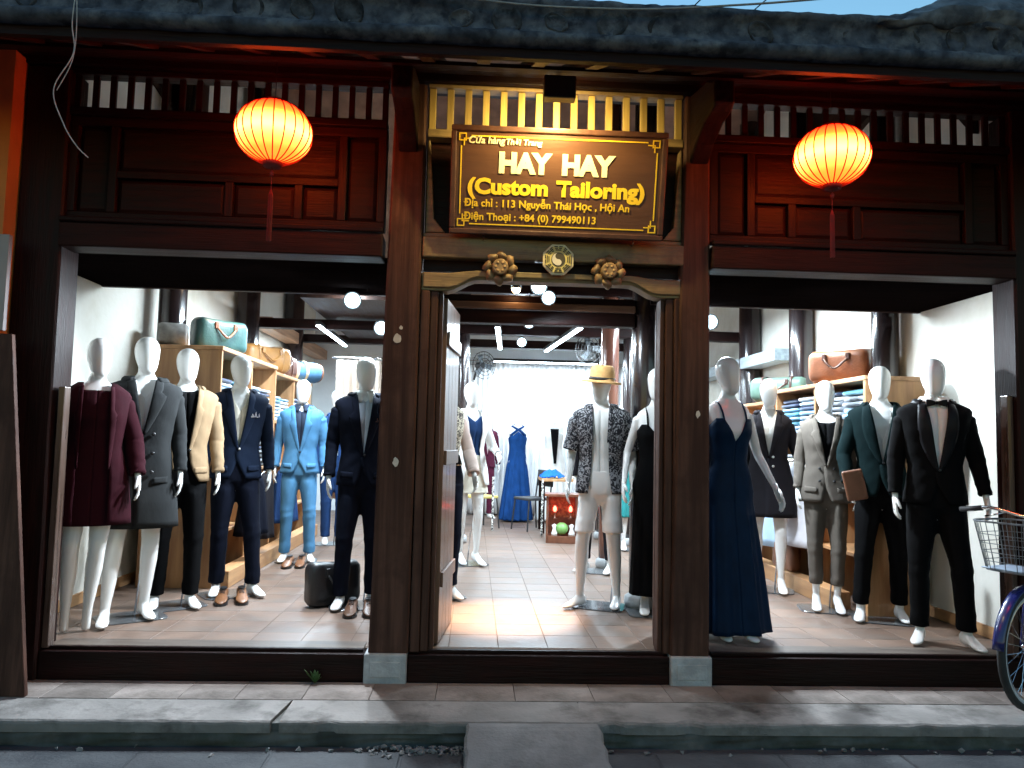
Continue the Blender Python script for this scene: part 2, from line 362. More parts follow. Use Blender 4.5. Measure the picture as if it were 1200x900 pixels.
# --- upper walls of the side bays
def side_bay(x0, x1, flip):
    P('main_beam', (x0, x1, -.03, .16, 2.355, 2.50), M('beam_wood', (.026, .009, .0075), (.012, .005, .0045), .6, 3, (.6, 9, 9), .35, 12, 8, stain=(.02, .008, .007), sscale=2.5, spec=.12), .008)
    P('beam_moulding', (x0, x1, -.045, .0, 2.503, 2.535), WX, .008)
    wallp = P('upper_wall', (x0, x1, .075, .115, 2.535, 3.175), WX, 0)
    xs = x1 if flip else x0
    sgn = -1 if flip else 1
    L = x1-x0
    def fx(t): return xs+sgn*t
    def rail(a, b, z0, z1): 
        q = sorted((fx(a), fx(b))); bx('rail', (q[0], q[1], .03, .074, z0, z1), WX, wallp, .004)
    def stile(t, z0, z1, w=.05):
        q = sorted((fx(t-w/2), fx(t+w/2))); bx('stile', (q[0], q[1], .028, .074, z0, z1), WZ, wallp, .004)
    def pan(a, b, z0, z1):
        q = sorted((fx(a), fx(b))); m = MB(); i = .02
        m.loft([[(q[0]+.004, .074, z0+.004), (q[1]-.004, .074, z0+.004), (q[1]-.004, .074, z1-.004), (q[0]+.004, .074, z1-.004)],
                [(q[0]+.006, .062, z0+.006), (q[1]-.006, .062, z0+.006), (q[1]-.006, .062, z1-.006), (q[0]+.006, .062, z1-.006)],
                [(q[0]+.006+i, .052, z0+.006+i), (q[1]-.006-i, .052, z0+.006+i), (q[1]-.006-i, .052, z1-.006-i), (q[0]+.006+i, .052, z1-.006-i)]])
        m.build('panel', WX, wallp)
    rail(0, L, 2.536, 2.585); rail(0, L, 3.12, 3.174); rail(.29, L-.29, 2.80, 2.845)
    for t in (.025, .265, L-.265, L-.025): stile(t, 2.585, 3.12)
    pan(.05, .24, 2.585, 3.12); pan(L-.24, L-.05, 2.585, 3.12)
    cuts = [.29, .29+.24, .29+.24+.42, L-.29]
    for a in cuts[1:-1]: stile(a, 2.585, 2.80)
    for a, b in zip(cuts, cuts[1:]): pan(a+.025 if a > .3 else a, b-.025 if b < L-.3 else b, 2.585, 2.80)
    pan(.29, L-.29, 2.845, 3.12)
    lat = P('lattice', (x0, x1, .0, .12, 3.176, 3.225), WX, .006)
    n = int(L/.106)
    for i in range(n+1):
        X = x0+.02+(L-.04)*i/n
        bx('lattice_bar', (X-.018, X+.018, .045, .07, 3.226, 3.44), WZ, lat, .003)
    bx('lattice_rail', (x0, x1, .02, .1, 3.441, 3.475), WX, lat, .004)
side_bay(-2.50, -.585, True); side_bay(1.45, 3.40, False)
P('wall_plate', (-3.2, 4.1, -.02, .2, 3.478, 3.60), WX, .008)
# soffits over the two display zones
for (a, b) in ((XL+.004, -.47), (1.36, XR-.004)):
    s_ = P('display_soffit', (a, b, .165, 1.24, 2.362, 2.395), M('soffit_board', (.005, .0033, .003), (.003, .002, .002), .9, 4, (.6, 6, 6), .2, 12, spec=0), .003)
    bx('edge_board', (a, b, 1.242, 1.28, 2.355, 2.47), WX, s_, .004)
# --- door bay
P('door_beam', (-.343, 1.283, .0, .16, 2.372, 2.50), GWX, .008)
P('sign_ledge', (-.343, 1.283, .022, .14, 2.502, 2.53), GWX, .006)
P('sign_backing', (-.34, 1.28, .10, .13, 2.53, 3.13), WX, .0)
dl = P('door_lattice', (-.335, 1.275, .01, .13, 3.132, 3.185), GWX, .006)
for i in range(15):
    X = -.31+1.56*i/14
    bx('lattice_bar', (X-.021, X+.021, .04, .075, 3.186, 3.455), GWZ, dl, .004)
bx('lattice_rail', (-.335, 1.275, .02, .11, 3.456, 3.477), GWX, dl, .004)
for X in (-.33, 1.27):
    a, b = X-.0, X+.0
    m = MB()
    sgn = 1 if X < 0 else -1
    m.prism([(X, 2.535), (X+sgn*.12, 2.535), (X+sgn*.05, 2.62), (X+sgn*.03, 2.9), (X+sgn*.012, 3.12), (X, 3.12)], .03, .095)
    m.build('bracket_panel', GWX, SH, bevel=.005)
# door surround: shaped header with carved shoulders, stepped jambs
def header(off, y0, y1, z_add, mat, name):
    c = .47
    top = []; bot = []
    for i in range(41):
        t = -1+2*i/40; X = c+t*(.815-off); a = abs(t)*.815
        if a < .47: zb = 2.245
        elif a < .66:
            k = (a-.47)/.19; k = k*k*(3-2*k); zb = 2.245-.075*k
        else: zb = 2.17
        bot.append((X, zb+z_add*.35)); top.append((X, 2.30 if a < .5 else 2.30-.02*min(1, (a-.5)/.15)))
    m = MB(); b = 0
    n = len(top)
    for y in (y0, y1):
        m.v += [(p[0], y, p[1]) for p in bot] + [(p[0], y, p[1]) for p in top]
    for i in range(n-1):
        m.f.append((i, i+1, n+i+1, n+i)); q = 2*n
        m.f.append((q+i+1, q+i, q+n+i, q+n+i+1)); m.f.append((i+1, i, q+i, q+i+1)); m.f.append((n+i, n+i+1, q+n+i+1, q+n+i))
    m.f.append((0, n, 3*n, 2*n)); m.f.append((n-1, 3*n-1, 4*n-1, 2*n-1))
    return m.build(name, mat, SH, bevel=.006)
header(0, .03, .15, 0, GWX, 'door_header')
header(.012, .014, .03, .05, GWX, 'header_moulding')
P('header_gap', (-.34, 1.28, .08, .14, 2.302, 2.371), WX, 0)
for s_, xa in ((1, -.343), (-1, 1.283)):
    def J(a, b, y0, y1, z0, z1, nm, mat=PWZ):
        q = sorted((xa+s_*a, xa+s_*b)); P(nm, (q[0], q[1], y0, y1, z0, z1), mat, .007)
    J(.0, .055, .018, .16, .0, 2.168, 'door_jamb'); J(.057, .105, .04, .16, .0, 2.168, 'jamb_moulding'); J(.107, .135, .062, .16, .0, 2.165, 'jamb_moulding')
# left door leaf folded open inward: planks with battens
leaf = thing('door_leaf_pivot', None, None); leaf.parent = SH; leaf.name = 'door_leaf'
leaf.location = (-.205, .165, 0); leaf.rotation_euler = (0, 0, R(84))
DW = M('door_leaf_wood', (.20, .115, .08), (.11, .06, .042), .4, 3, (10, 10, .5), .3, 12, 8, rand=.15, coat=.2)
for i in range(4): MB().box(.004+i*.158, .004+i*.158+.154, -.022, .022, .012, 2.15).build('plank', DW, leaf, bevel=.004)
for z in (.35, 1.1, 1.85): MB().box(.02, .61, -.040, -.0225, z, z+.09).build('batten', DW, leaf, bevel=.004)
# right leaf folded flat behind the jamb
leaf2 = thing('door_leaf_pivot', None, None); leaf2.parent = SH; leaf2.name = 'door_leaf'
leaf2.location = (1.17, .165, 0); leaf2.rotation_euler = (0, 0, R(78))
for i in range(2): MB().box(.004+i*.158, .004+i*.158+.154, -.022, .022, .012, 2.15).build('plank', PWZ, leaf2, bevel=.004)
# --- roof: two slopes, rafters, battens, eave tiles
K = .44
def zr(y): return 3.62+K*y
roof = MB().prism([(-.95, zr(-.95)+.05), (4.4, zr(4.4)+.05), (9.3, 3.5), (9.3, 3.62), (4.4, zr(4.4)+.2), (-.95, zr(-.95)+.17)], -5.2, 6.2, 'yz').build('roof', UNDER, SH)
x = -4.8
while x < 6:
    m = MB(); m.prism([(-.93, zr(-.93)-.05), (4.38, zr(4.38)-.05), (4.38, zr(4.38)+.048), (-.93, zr(-.93)+.048)], x-.035, x+.035, 'yz').build('rafter', WY, roof)
    x += .30
for y in [-.5+.42*i for i in range(12)]:
    z = zr(y)
    m = MB(); m.box(XL, XR, y-.03, y+.03, z-.075, z-.052); m.build('batten', WX, roof)
m = MB().box(-5.2, 6.2, -.99, -.952, zr(-.95)-.055, zr(-.95)+.10).build('fascia', WX, roof)
# mortar bed along the eave with an uneven lip
EY, EZ = -.99, 3.20
rings = []
for i in range(421):
    X = -5.2+11.2*i/420; ring = []
    prof = [(.06, 0), (-.03, -.004), (-.062, .015), (-.066, .045), (-.045, .065), (-.012, .08), (-.004, .12), (.0, .16), (-.004, .19), (-.022, .205), (-.03, .225), (-.02, .25), (.03, .262), (.2, .28)]
    for j, (dy, dz) in enumerate(prof):
        q = noise.noise_vector(Vector((X*3.1, j*.7, 3))); q2 = noise.noise_vector(Vector((X*12, j*1.9, 8))); q3 = noise.noise_vector(Vector((X*31, j*2.9, 5)))
        e = 0 if j in (0, 13) else 1
        ring.append((X, EY+dy+e*(q.y*.010+q2.y*.008+q3.y*.005), EZ+dz+e*(q.z*.006+q2.z*.005+q3.z*.004)))
    rings.append(ring)
MB().loft(rings, False, False, False).build('eave_mortar', MORT, roof, True)
# round tile ends set in the mortar
random.seed(11)
tm = []
for v in range(5):
    m = MB(); rr = []
    for i, (y, k_) in enumerate(((-.028, .70), (-.036, .80), (-.036, .92), (-.026, 1.0), (.06, 1.02))):
        ring = []
        for k in range(20):
            a = 2*PI*k/20; rad = .083*k_+.010*noise.noise(Vector((cos(a)*2, sin(a)*2+i*.2, v*3.3)))
            ring.append((rad*cos(a), y, rad*.86*sin(a)))
        rr.append(ring)
    m.loft(rr); me = m.mesh('roof_tile'); me.materials.append(ROOFT); me.shade_smooth(); tm.append(me)
x = -5.0; i = 0
while x < 5.8:
    o = bpy.data.objects.new('roof_tile', tm[i % 5]); COL.objects.link(o); o.parent = roof
    o.location = (x, EY+.030+random.uniform(-.012, .010), EZ+.138+random.uniform(-.010, .010)); o.rotation_euler = (random.uniform(-.1, .1), random.uniform(-3, 3), random.uniform(-.08, .08))
    s_ = random.uniform(.78, 1.12); o.scale = (s_, 1, s_*random.uniform(.8, 1))
    x += random.choice((.25, .25, .27, .5))+random.uniform(-.03, .03); i += 1
# weathered plaster gable ridge over the right end of the eave
rings = []
for i in range(181):
    X = 1.98+3.8*i/180; ring = []
    rise = min(1, i/24)
    for j, (dy, dz) in enumerate([(.1, .20), (-.02, .20), (-.045, .23), (-.05, .27), (-.03, .31), (.0, .36), (.1, .45), (.25, .52), (.6, .6)]):
        q = noise.noise_vector(Vector((X*2.6, j*.8, 9))); q2 = noise.noise_vector(Vector((X*8, j*1.7, 1)))
        q3 = noise.noise_vector(Vector((X*21, j*2.7, 6))); ring.append((X, EY+dy+q.y*.04+q2.y*.025+q3.y*.012, EZ+.20+(dz-.20)*(.25+.75*rise)+q.z*.03*rise+q2.z*.016+q3.z*.008))
    rings.append(ring)
MB().loft(rings, True, True, False).build('ridge_plaster', M('ridge_plaster', (.20, .215, .235), (.03, .034, .042), .92, 9, (1, 1, 1), .9, 18, 9, stain=(.07, .075, .08), sscale=3.5), roof, True)
# carved bracket ends at the pillar tops
for X in (-.45, 1.37):
    m = MB().prism([(-.50, 3.20), (-.44, 3.17), (-.30, 3.16), (-.12, 3.1), (-.0, 3.02), (-.0, 3.46), (-.5, 3.36)], X-.06, X+.06, 'yz').build('eave_bracket', WY, SH, bevel=.012)
# --- inner frame of the shop: columns, beams
C_ = thing('inner_frame', 'dark lacquered timber columns and beams inside the shop', 'timber frame')
def column(x, y, r, z1, mat=LACQ, nm='column'):
    o = MB().lathe([(r*1.0, .10), (r*1.04, .3), (r*1.03, 1.6), (r*.95, z1)], (x, y, 0), 28).build(nm, mat, C_, True)
    MB().lathe([(r*1.25, .001), (r*1.35, .03), (r*1.3, .08), (r*1.05, .1)], (x, y, 0), 28).build('column_base', STONE, o, True)
    return o
def zc(y): return zr(y) if y < 4.4 else zr(4.4)-(y-4.4)*.40
for (x, y, r, mt) in ((-2.66, 2.15, .115, LACQ), (-2.70, 4.5, .13, LACQ), (-2.70, 6.8, .14, LACQ), (3.41, 1.55, .105, LACQ), (3.41, 3.2, .12, LACQ), (3.41, 4.7, .13, LACQ), (1.36, 1.38, .115, LACQ),
                  (1.40, 3.25, .09, LACQR), (-.16, 5.0, .085, LACQ), (1.75, 5.6, .09, LACQ), (-.46, 1.38, .1, LACQ), (1.95, 5.0, .07, LACQ)):
    column(x, y, r, zc(y)-.08, mt)
BRW = M('warm_lintel', (.20, .105, .06), (.11, .055, .033), .4, 3, (.6, 9, 9), .25, 12)
P('inner_lintel', (-.36, 1.25, 1.30, 1.42, 2.18, 2.285), WX, .006, C_); P('lintel_strip', (-.36, 1.25, 1.285, 1.40, 2.29, 2.345), BRW, .006, C_); P('inner_lintel', (-.36, 1.25, 1.31, 1.42, 2.35, 2.40), WX, .006, C_)
P('cross_beam', (-2.8, 3.5, 4.9, 5.06, 2.60, 2.72), WX, .008, C_); P('cross_beam', (-2.8, 3.5, 6.9, 7.06, 2.68, 2.80), WX, .008, C_); P('cross_beam', (-2.8, 3.5, 3.14, 3.26, 2.78, 2.9), WX, .008, C_)
P('wall_beam', (-2.80, -2.6, 5.2, 8.9, 2.62, 2.78), M('warm_beam', (.42, .24, .14), (.26, .14, .08), .5, 3, (9, .6, 9), .25, 12), .008, C_)
P('wall_beam', (3.28, 3.50, 3.6, 8.8, 2.22, 2.36), M('pale_beam', (.36, .42, .45), (.25, .29, .31), .5, 3, (9, .6, 9), .25, 12), .008, C_)
# arched brace against each side wall, seen through the lattice
for X0, X1 in ((XL+.004, XL+.06), (XR-.06, XR-.004)):
    up = []; lo = []
    for i in range(17):
        t = i/16; y = .5+2.6*t; lo.append((y, 3.52+.62*sin(PI*min(1, t*1.08))**.8 + .25*t)); up.append((y, max(lo[-1][1]+.1, zr(y)-.04)))
    m = MB(); n = 17
    for i in range(16):
        m.prism([lo[i], lo[i+1], up[i+1], up[i]], X0, X1, 'yz')
    m.build('arched_brace', WY, C_)
P('loft_deck', (-1.9, -.7, 3.6, 7.0, 2.75, 2.80), WY, .0, C_)
# far neighbour at the left: ochre wall and boards
nw = MB().box(-4.6, -2.765, -.12, .1, GZ, 3.5).build('ochre_wall', M('ochre_wall', (.62, .23, .05), (.48, .16, .035), .85, 3, (1, 1, 1), .3, 25, stain=(.5, .2, .05)), None)
tag(nw, 'orange ochre plaster wall of the neighbouring house at the left edge', 'wall')
lw = bx('poster_board', (-3.6, -2.70, -.16, -.125, 1.82, 2.38), M('pale_board', (.33, .30, .30), (.25, .23, .23), .35, 3, bump=.1)); tag(lw, 'pale grey board on the orange wall at the left edge', 'board')
sb = thing('shutter_boards', 'stack of dark shutter boards leaning by the left corner post', 'shutter boards', (0, 0, 0))
for i, (xb, xt, y, zt) in enumerate(((-2.36, -2.635, -.20, 1.80), (-2.56, -2.80, -.17, 1.95), (-2.76, -2.96, -.19, 1.88))):
    w = .19; m = MB(); m.v = [(xb-w, y-.1, GZ), (xb, y-.1, GZ), (xb, y-.065, GZ), (xb-w, y-.065, GZ), (xt-w, y+.02, zt), (xt, y+.02, zt), (xt, y+.055, zt), (xt-w, y+.055, zt)]
    m.f = [(3, 2, 1, 0), (4, 5, 6, 7), (0, 1, 5, 4), (1, 2, 6, 5), (2, 3, 7, 6), (3, 0, 4, 7)]
    m.build('board', PWZ, sb, bevel=.005)
jp = bx('shutter_rail', (-2.468, -2.43, .03, .10, 0, 1.52), M('rail_wood', (.10, .06, .045), (.05, .03, .022), .3, 3, (9, 9, .6), .2, 12, coat=.3), SH, .005)
jp = bx('shutter_rail', (3.36, 3.398, .03, .10, 0, 1.62), MATS['rail_wood'], SH, .005)
# ------------------------------------------------------------------ sign board, bagua plaque, door medallions, lanterns, lamps
def text_mesh(s_, width=None, height=None, bold=0, depth=.002, shear=0):
    cu = bpy.data.curves.new('lettering', 'FONT'); cu.body = s_; cu.size = 1; cu.offset = bold; cu.extrude = .0; cu.resolution_u = 3; cu.shear = shear
    o = bpy.data.objects.new('tmp', cu); COL.objects.link(o)
    dg = bpy.context.evaluated_depsgraph_get(); me = bpy.data.meshes.new_from_object(o.evaluated_get(dg))
    bpy.data.objects.remove(o); bpy.data.curves.remove(cu)
    xs = [v.co.x for v in me.vertices]; ys = [v.co.y for v in me.vertices]
    w = max(xs)-min(xs); x0 = min(xs)
    k = width/w; ky = (height if height else k)
    for v in me.vertices: v.co = ((v.co.x-x0)*k, (v.co.y)*ky, 0)
    return me
SW, SHT = 1.30, .64
sg = thing('shop_sign', 'brown sign board with yellow lettering HAY HAY hung above the door', 'sign', (.468, -.060, 2.505), R(-2.0))
sg.rotation_euler = (R(12), R(.7), R(-2.0))
SBR = M('sign_board_brown', (.095, .04, .022), (.07, .03, .017), .42, 2, (.8, 6, 6), .1, 10, coat=.15)
SFR = M('sign_frame_brown', (.085, .035, .022), (.055, .023, .016), .45, 3, (6, 6, 6), .12, 12)
MB().box(-SW/2+.03, SW/2-.03, -.012, .012, .03, SHT-.03).build('board', SBR, sg, bevel=.002)
for nm, b in (('frame_rail', (-SW/2, SW/2, -.024, .02, 0, .034)), ('frame_rail', (-SW/2, SW/2, -.024, .02, SHT-.034, SHT)), ('frame_stile', (-SW/2, -SW/2+.034, -.0235, .0195, .0342, SHT-.0342)), ('frame_stile', (SW/2-.034, SW/2, -.0235, .0195, .0342, SHT-.0342))):
    MB().box(*b).build(nm, SFR, sg, bevel=.007)
YEL = M('sign_yellow', (.86, .62, .03), (.82, .57, .03), .5, 3, bump=0, rvar=.03)
WHT = M('sign_cream', (.88, .84, .55), (.84, .80, .5), .5, 3, bump=0, rvar=.03)
# border with key corners
bl = MB(); t = .007; L_, R_, B_, T_ = -SW/2+.058, SW/2-.058, .058, SHT-.058; kx = .055
def ln(x0, x1, z0, z1): bl.box(x0, x1, -.0155, -.0125, z0, z1)
ln(L_+kx+t, R_-kx-t, T_-t, T_); ln(L_+kx+t, R_-kx-t, B_, B_+t); ln(L_, L_+t, B_+kx+t, T_-kx-t); ln(R_-t, R_, B_+kx+t, T_-kx-t)
bl.build('border_line', YEL, sg)
for sx, cx in ((1, L_), (-1, R_)):
    for sz, cz in ((1, B_), (-1, T_)):
        km = MB()
        def kl(a, b, c, d):
            q = sorted((cx+sx*a, cx+sx*b)); w = sorted((cz+sz*c, cz+sz*d)); km.box(q[0], q[1], -.0165, -.0125, w[0], w[1])
        h = kx
        kl(-.012, h*.62, -.012, -.012+t); kl(-.012, -.012+t, -.0045, h*.62); kl(h*.62-t, h*.62, -.0045, h*.62); kl(-.0045, h*.62-t-.0005, h*.62-t, h*.62)
        kl(h*.3, h*.3+t, h*.3, h+t); kl(h*.3+t+.0005, h+t, h*.3, h*.3+t)
        km.build('border_corner', YEL, sg)
def tw(s_):
    cu = bpy.data.curves.new('m', 'FONT'); cu.body = s_; cu.size = 1; o = bpy.data.objects.new('m', cu); COL.objects.link(o)
    me = bpy.data.meshes.new_from_object(o.evaluated_get(bpy.context.evaluated_depsgraph_get())); xs = [v.co.x for v in me.vertices]
    bpy.data.objects.remove(o); bpy.data.curves.remove(cu); bpy.data.meshes.remove(me); return min(xs), max(xs)
def put(s_, x, z, width, bold, mat, hs=None, shear=0, strike=0):
    """one line of lettering, each word a part"""
    a0, a1 = tw(s_); k = width/(a1-a0); pre = ''
    for w in s_.split(' '):
        w0, w1 = tw(w); end = tw(pre+w)[1]; ww = (w1-w0)*k; x0 = x+(end-a0)*k-ww
        me = text_mesh(w, ww, hs or k, bold, shear=shear); me.materials.append(mat); pre += w+' '
        if strike:                                              # heavier stroke: the glyphs struck again a hair beside and above
            bm = bmesh.new(); bm.from_mesh(me); base = list(bm.verts)+list(bm.edges)+list(bm.faces)
            for n_, (dx, dz) in enumerate(((strike, 0), (0, strike), (strike, strike), (strike*.5, strike*.5))):
                r_ = bmesh.ops.duplicate(bm, geom=base); bmesh.ops.translate(bm, vec=(dx, dz, .0003*(n_+1)), verts=[e for e in r_['geom'] if isinstance(e, bmesh.types.BMVert)])
            bm.to_mesh(me); bm.free()
        o = bpy.data.objects.new('lettering', me); COL.objects.link(o); o.parent = sg; o.location = (x0, -.0165, z); o.rotation_euler = (R(90), 0, 0)
put('Cửa hàng', -.545, .535, .215, 0, WHT, shear=.15, strike=.0028)
put('Thời Trang', -.322, .533, .215, 0, WHT, shear=.15, strike=.0028)
put('HAY HAY', -.36, .375, .70, .06, WHT, .158)
put('(Custom Tailoring)', -.545, .245, 1.07, .045, YEL, .125)
put('Địa chỉ : 113 Nguyễn Thái Học , Hội An', -.565, .165, 1.0, 0, YEL, strike=.0032)
put('Điện Thoại : +84 (0) 799490113', -.565, .085, .80, 0, YEL, strike=.0032)
for X in (-.44, .47):
    MB().tube([(X, .0, 0), (X+.004, -.02, -.018), (X, -.012, -.035), (X-.01, .01, -.03)], .0022, 6).build('hook', BLACKM, sg, True)
# octagonal bagua plaque
bq = thing('bagua_plaque', 'octagonal cream bagua plaque with yin-yang centre under the sign', 'plaque', (.49, -.028, 2.375))
def octo(r, y0, y1, m=None):
    return (m or MB()).prism([(r*cos(PI/8+k*PI/4), r*sin(PI/8+k*PI/4)) for k in range(8)], y0, y1)
CRM = M('plaque_cream', (.72, .66, .42), (.6, .54, .33), .55, 8, bump=.1)
octo(.102, -.004, .018).build('rim', CRM, bq, bevel=.003); octo(.086, -.009, -.0042).build('face', M('plaque_yellow', (.66, .56, .2), (.55, .46, .16), .55, 8, bump=.1), bq)
INK = M('plaque_ink', (.05, .045, .03), (.04, .035, .02), .6, 8, bump=0)
for k in range(8):
    a = PI/8+PI/8+k*PI/4
    for j in range(3):
        r = .058+.0105*j; m = MB()
        hw = .0175+.004*j
        segs = [(-hw, hw)] if (k >> j) & 1 else [(-hw, -.004), (.004, hw)]
        for s0, s1 in segs:
            pts = [(r-.0032, s0), (r+.0032, s0), (r+.0032, s1), (r-.0032, s1)]
            m.prism([(p*cos(a)-q*sin(a), p*sin(a)+q*cos(a)) for p, q in pts], -.0115, -.0092)
        m.build('trigram_line', INK, bq)
def disc(r, y0, y1, cx=0, cz=0, n=28): return MB().prism([(cx+r*cos(2*PI*k/n), cz+r*sin(2*PI*k/n)) for k in range(n)], y0, y1)
disc(.043, -.0125, -.0092).build('disc', INK, bq); 
yy_ = [(.039*cos(PI/2+PI*k/16), .039*sin(PI/2+PI*k/16)) for k in range(17)] + [(.0195*cos(-PI/2-PI*k/12)*-1, -.0195+.0195*sin(-PI/2+PI*k/12)) for k in range(1, 13)] + [(.0195*sin(-PI*k/12), .0195-.0195*cos(PI*k/12)) for k in range(1, 12)]
MB().prism(yy_, -.0145, -.0127).build('yin_yang', M('plaque_white', (.7, .68, .6), None, .5, 5, bump=0), bq)
# carved flower medallions (door eyes)
for X, lab in ((.135, 'carved wooden flower medallion on the door header, left one'), (.805, 'carved wooden flower medallion on the door header, right one')):
    fl = thing('door_medallion', lab, 'medallion', (X, .0, 2.315), 0, 'carved door medallions')
    FW = M('medallion_wood', (.30, .20, .10), (.14, .09, .045), .55, 12, bump=.3, bscale=30)
    MB().lathe([(.0, -.045), (.045, -.04), (.05, -.03), (.055, .0), (.05, .03)], (0, 0, 0), 24, 'y').build('hub', FW, fl, True)
    MB().lathe([(.034, -.052), (.045, -.055), (.05, -.048), (.046, -.04)], (0, 0, 0), 24, 'y').build('hub_ring', FW, fl, True)
    for k in range(6):
        a = 2*PI*k/6; c = Vector((.028*cos(a), -.045, .028*sin(a)))
        MB().lathe([(0, -.012), (.010, -.009), (.013, 0), (.009, .006)], c, 8, 'y').build('stamen', FW, fl, True)
    for k in range(8):
        a = 2*PI*k/8+.2; m = MB(); rr = []
        for i in range(7):
            t = i/6; w = .034*sin(PI*(.15+.8*t))**.8; r = .048+.058*t; y = -.018-.022*sin(PI*t); ring = []
            for q in range(7):
                s_ = -1+q/3; ring.append((r, y+.014*abs(s_)**1.5, w*s_+.012*t*t*1.5))
            for q in range(6, -1, -1):
                s_ = -1+q/3; ring.append((r, y+.03, w*s_+.012*t*t*1.5))
            rr.append(ring)
        m.loft(rr); m.xf(Matrix.Rotation(a, 4, 'Y')); m.build('petal', FW, fl, True)
# lanterns
def lantern_mat():
    m = bpy.data.materials.new('lantern_silk'); m.use_nodes = True; n = m.node_tree.nodes; l = m.node_tree.links; b = n['Principled BSDF']
    tc = n.new('ShaderNodeTexCoord'); sp = n.new('ShaderNodeSeparateXYZ'); l.new(tc.outputs['Generated'], sp.inputs[0])
    cr = n.new('ShaderNodeValToRGB'); e = cr.color_ramp.elements
    e[0].position = 0; e[0].color = (1, .045, .004, 1); e[1].position = 1; e[1].color = (.8, .010, .002, 1)
    for p, c in ((.12, (1, .05, .005, 1)), (.40, (1, .135, .025, 1)), (.58, (1, .10, .014, 1)), (.70, (1, .04, .004, 1)), (.88, (.95, .020, .003, 1))):
        q = e.new(p); q.color = c
    st = n.new('ShaderNodeValToRGB'); e = st.color_ramp.elements; e[0].position = 0; e[0].color = (.30,)*3+(1,); e[1].position = 1; e[1].color = (.14,)*3+(1,)
    for p, v in ((.25, .5), (.45, 1.0), (.58, .85), (.75, .42)): q = e.new(p); q.color = (v, v, v, 1)
    l.new(sp.outputs[2], cr.inputs[0]); l.new(sp.outputs[2], st.inputs[0])
    mu = n.new('ShaderNodeMath'); mu.operation = 'MULTIPLY'; mu.inputs[1].default_value = LANT; l.new(st.outputs[0], mu.inputs[0])
    b.inputs['Base Color'].default_value = (.55, .06, .02, 1); b.inputs['Roughness'].default_value = .6
    l.new(cr.outputs[0], b.inputs['Emission Color']); l.new(mu.outputs[0], b.inputs['Emission Strength'])
    return m
LANT = 13
LM = lantern_mat(); LRED = M('lantern_red', (.22, .008, .006), (.15, .006, .005), .6, 20, bump=.1)
def lantern(x, y, z, lab, tas):
    o = thing('paper_lantern', lab, 'lantern', (x, y, z), .1, 'glowing silk lanterns under the eave')
    n = 22; rr = []
    A, Bz = .207, .168
    for i in range(15):
        ph = R(-76)+R(152)*i/14; ring = []
        for k in range(n*4):
            a = 2*PI*k/(n*4); sc = 1-.022*abs(cos(a*n/2))**1.0*0 - .020*(1-abs(cos(n*a/2)))*cos(ph)
            ring.append((A*cos(ph)*sc*cos(a), A*cos(ph)*sc*sin(a), Bz*sin(ph)/sin(R(76))*1.0))
        rr.append(ring)
    MB().loft(rr, False, False).build('shade', LM, o, True)
    rb = MB().tube([(A*1.012*cos(R(-76)+R(152)*i/16), 0, Bz*1.01*sin(R(-76)+R(152)*i/16)/sin(R(76))) for i in range(17)], .0036, 5).mesh('rib'); rb.materials.append(LRED)
    for k in range(n):
        q = bpy.data.objects.new('rib', rb); COL.objects.link(q); q.parent = o; q.rotation_euler = (0, 0, 2*PI*k/n)
    MB().lathe([(.052, -.012), (.058, -.004), (.054, .012), (.02, .014)], (0, 0, Bz+.004), 20).build('top_cap', LRED, o, True)
    MB().lathe([(.02, -.026), (.05, -.022), (.056, 0), (.05, .008)], (0, 0, -Bz-.004), 20).build('bottom_cap', LRED, o, True)
    MB().tube([(0, 0, Bz+.01), (0, .004, Bz+.09), (0, .01, .52)], .0022, 5).build('cord', BLACKM, o)
    MB().lathe([(.004, 0), (.012, -.012), (.010, -.03), (.004, -.036)], (0, 0, -Bz-.045), 10).build('bead', LRED, o, True)
    m = MB().tube([(0, 0, -Bz-.02), (0, 0, -Bz-tas*.35)], .002, 5); m.build('tassel_string', LRED, o)
    m = MB()
    for k in range(9):
        a = 2*PI*k/9; m.tube([(0, 0, -Bz-tas*.35), (.010*cos(a), .010*sin(a), -Bz-tas*.42), (.011*cos(a), .011*sin(a), -Bz-tas)], .0032, 4)
    m.build('tassel', LRED, o)
    # wire from the eave
    return o
lantern(-1.15, -.45, 2.93, 'glowing red and yellow silk lantern hanging over the left bay', .44)
lantern(2.01, -.45, 2.93, 'glowing red and yellow silk lantern hanging over the right bay', .42)
# flood lamp over the sign
fl = thing('sign_floodlight', 'black floodlight box mounted over the sign board', 'lamp', (.43, -.50, 3.19))
MB().box(-.09, .09, -.03, .045, -.02, .11).build('housing', BLACKM, fl, bevel=.008)
MB().tube([(0, .02, .1), (0, .51, .27)], .012, 8).build('arm', BLACKM, fl)
MB().box(-.075, .075, .0455, .052, -.005, .095).build('lens', emit('warm_lens', (1, .72, .32), 14), fl)
LS = spot('floodlight_beam', fl, (0, .062, .03), (0, .5, -.28), 52, (1, .74, .28), 165, .7, .05)
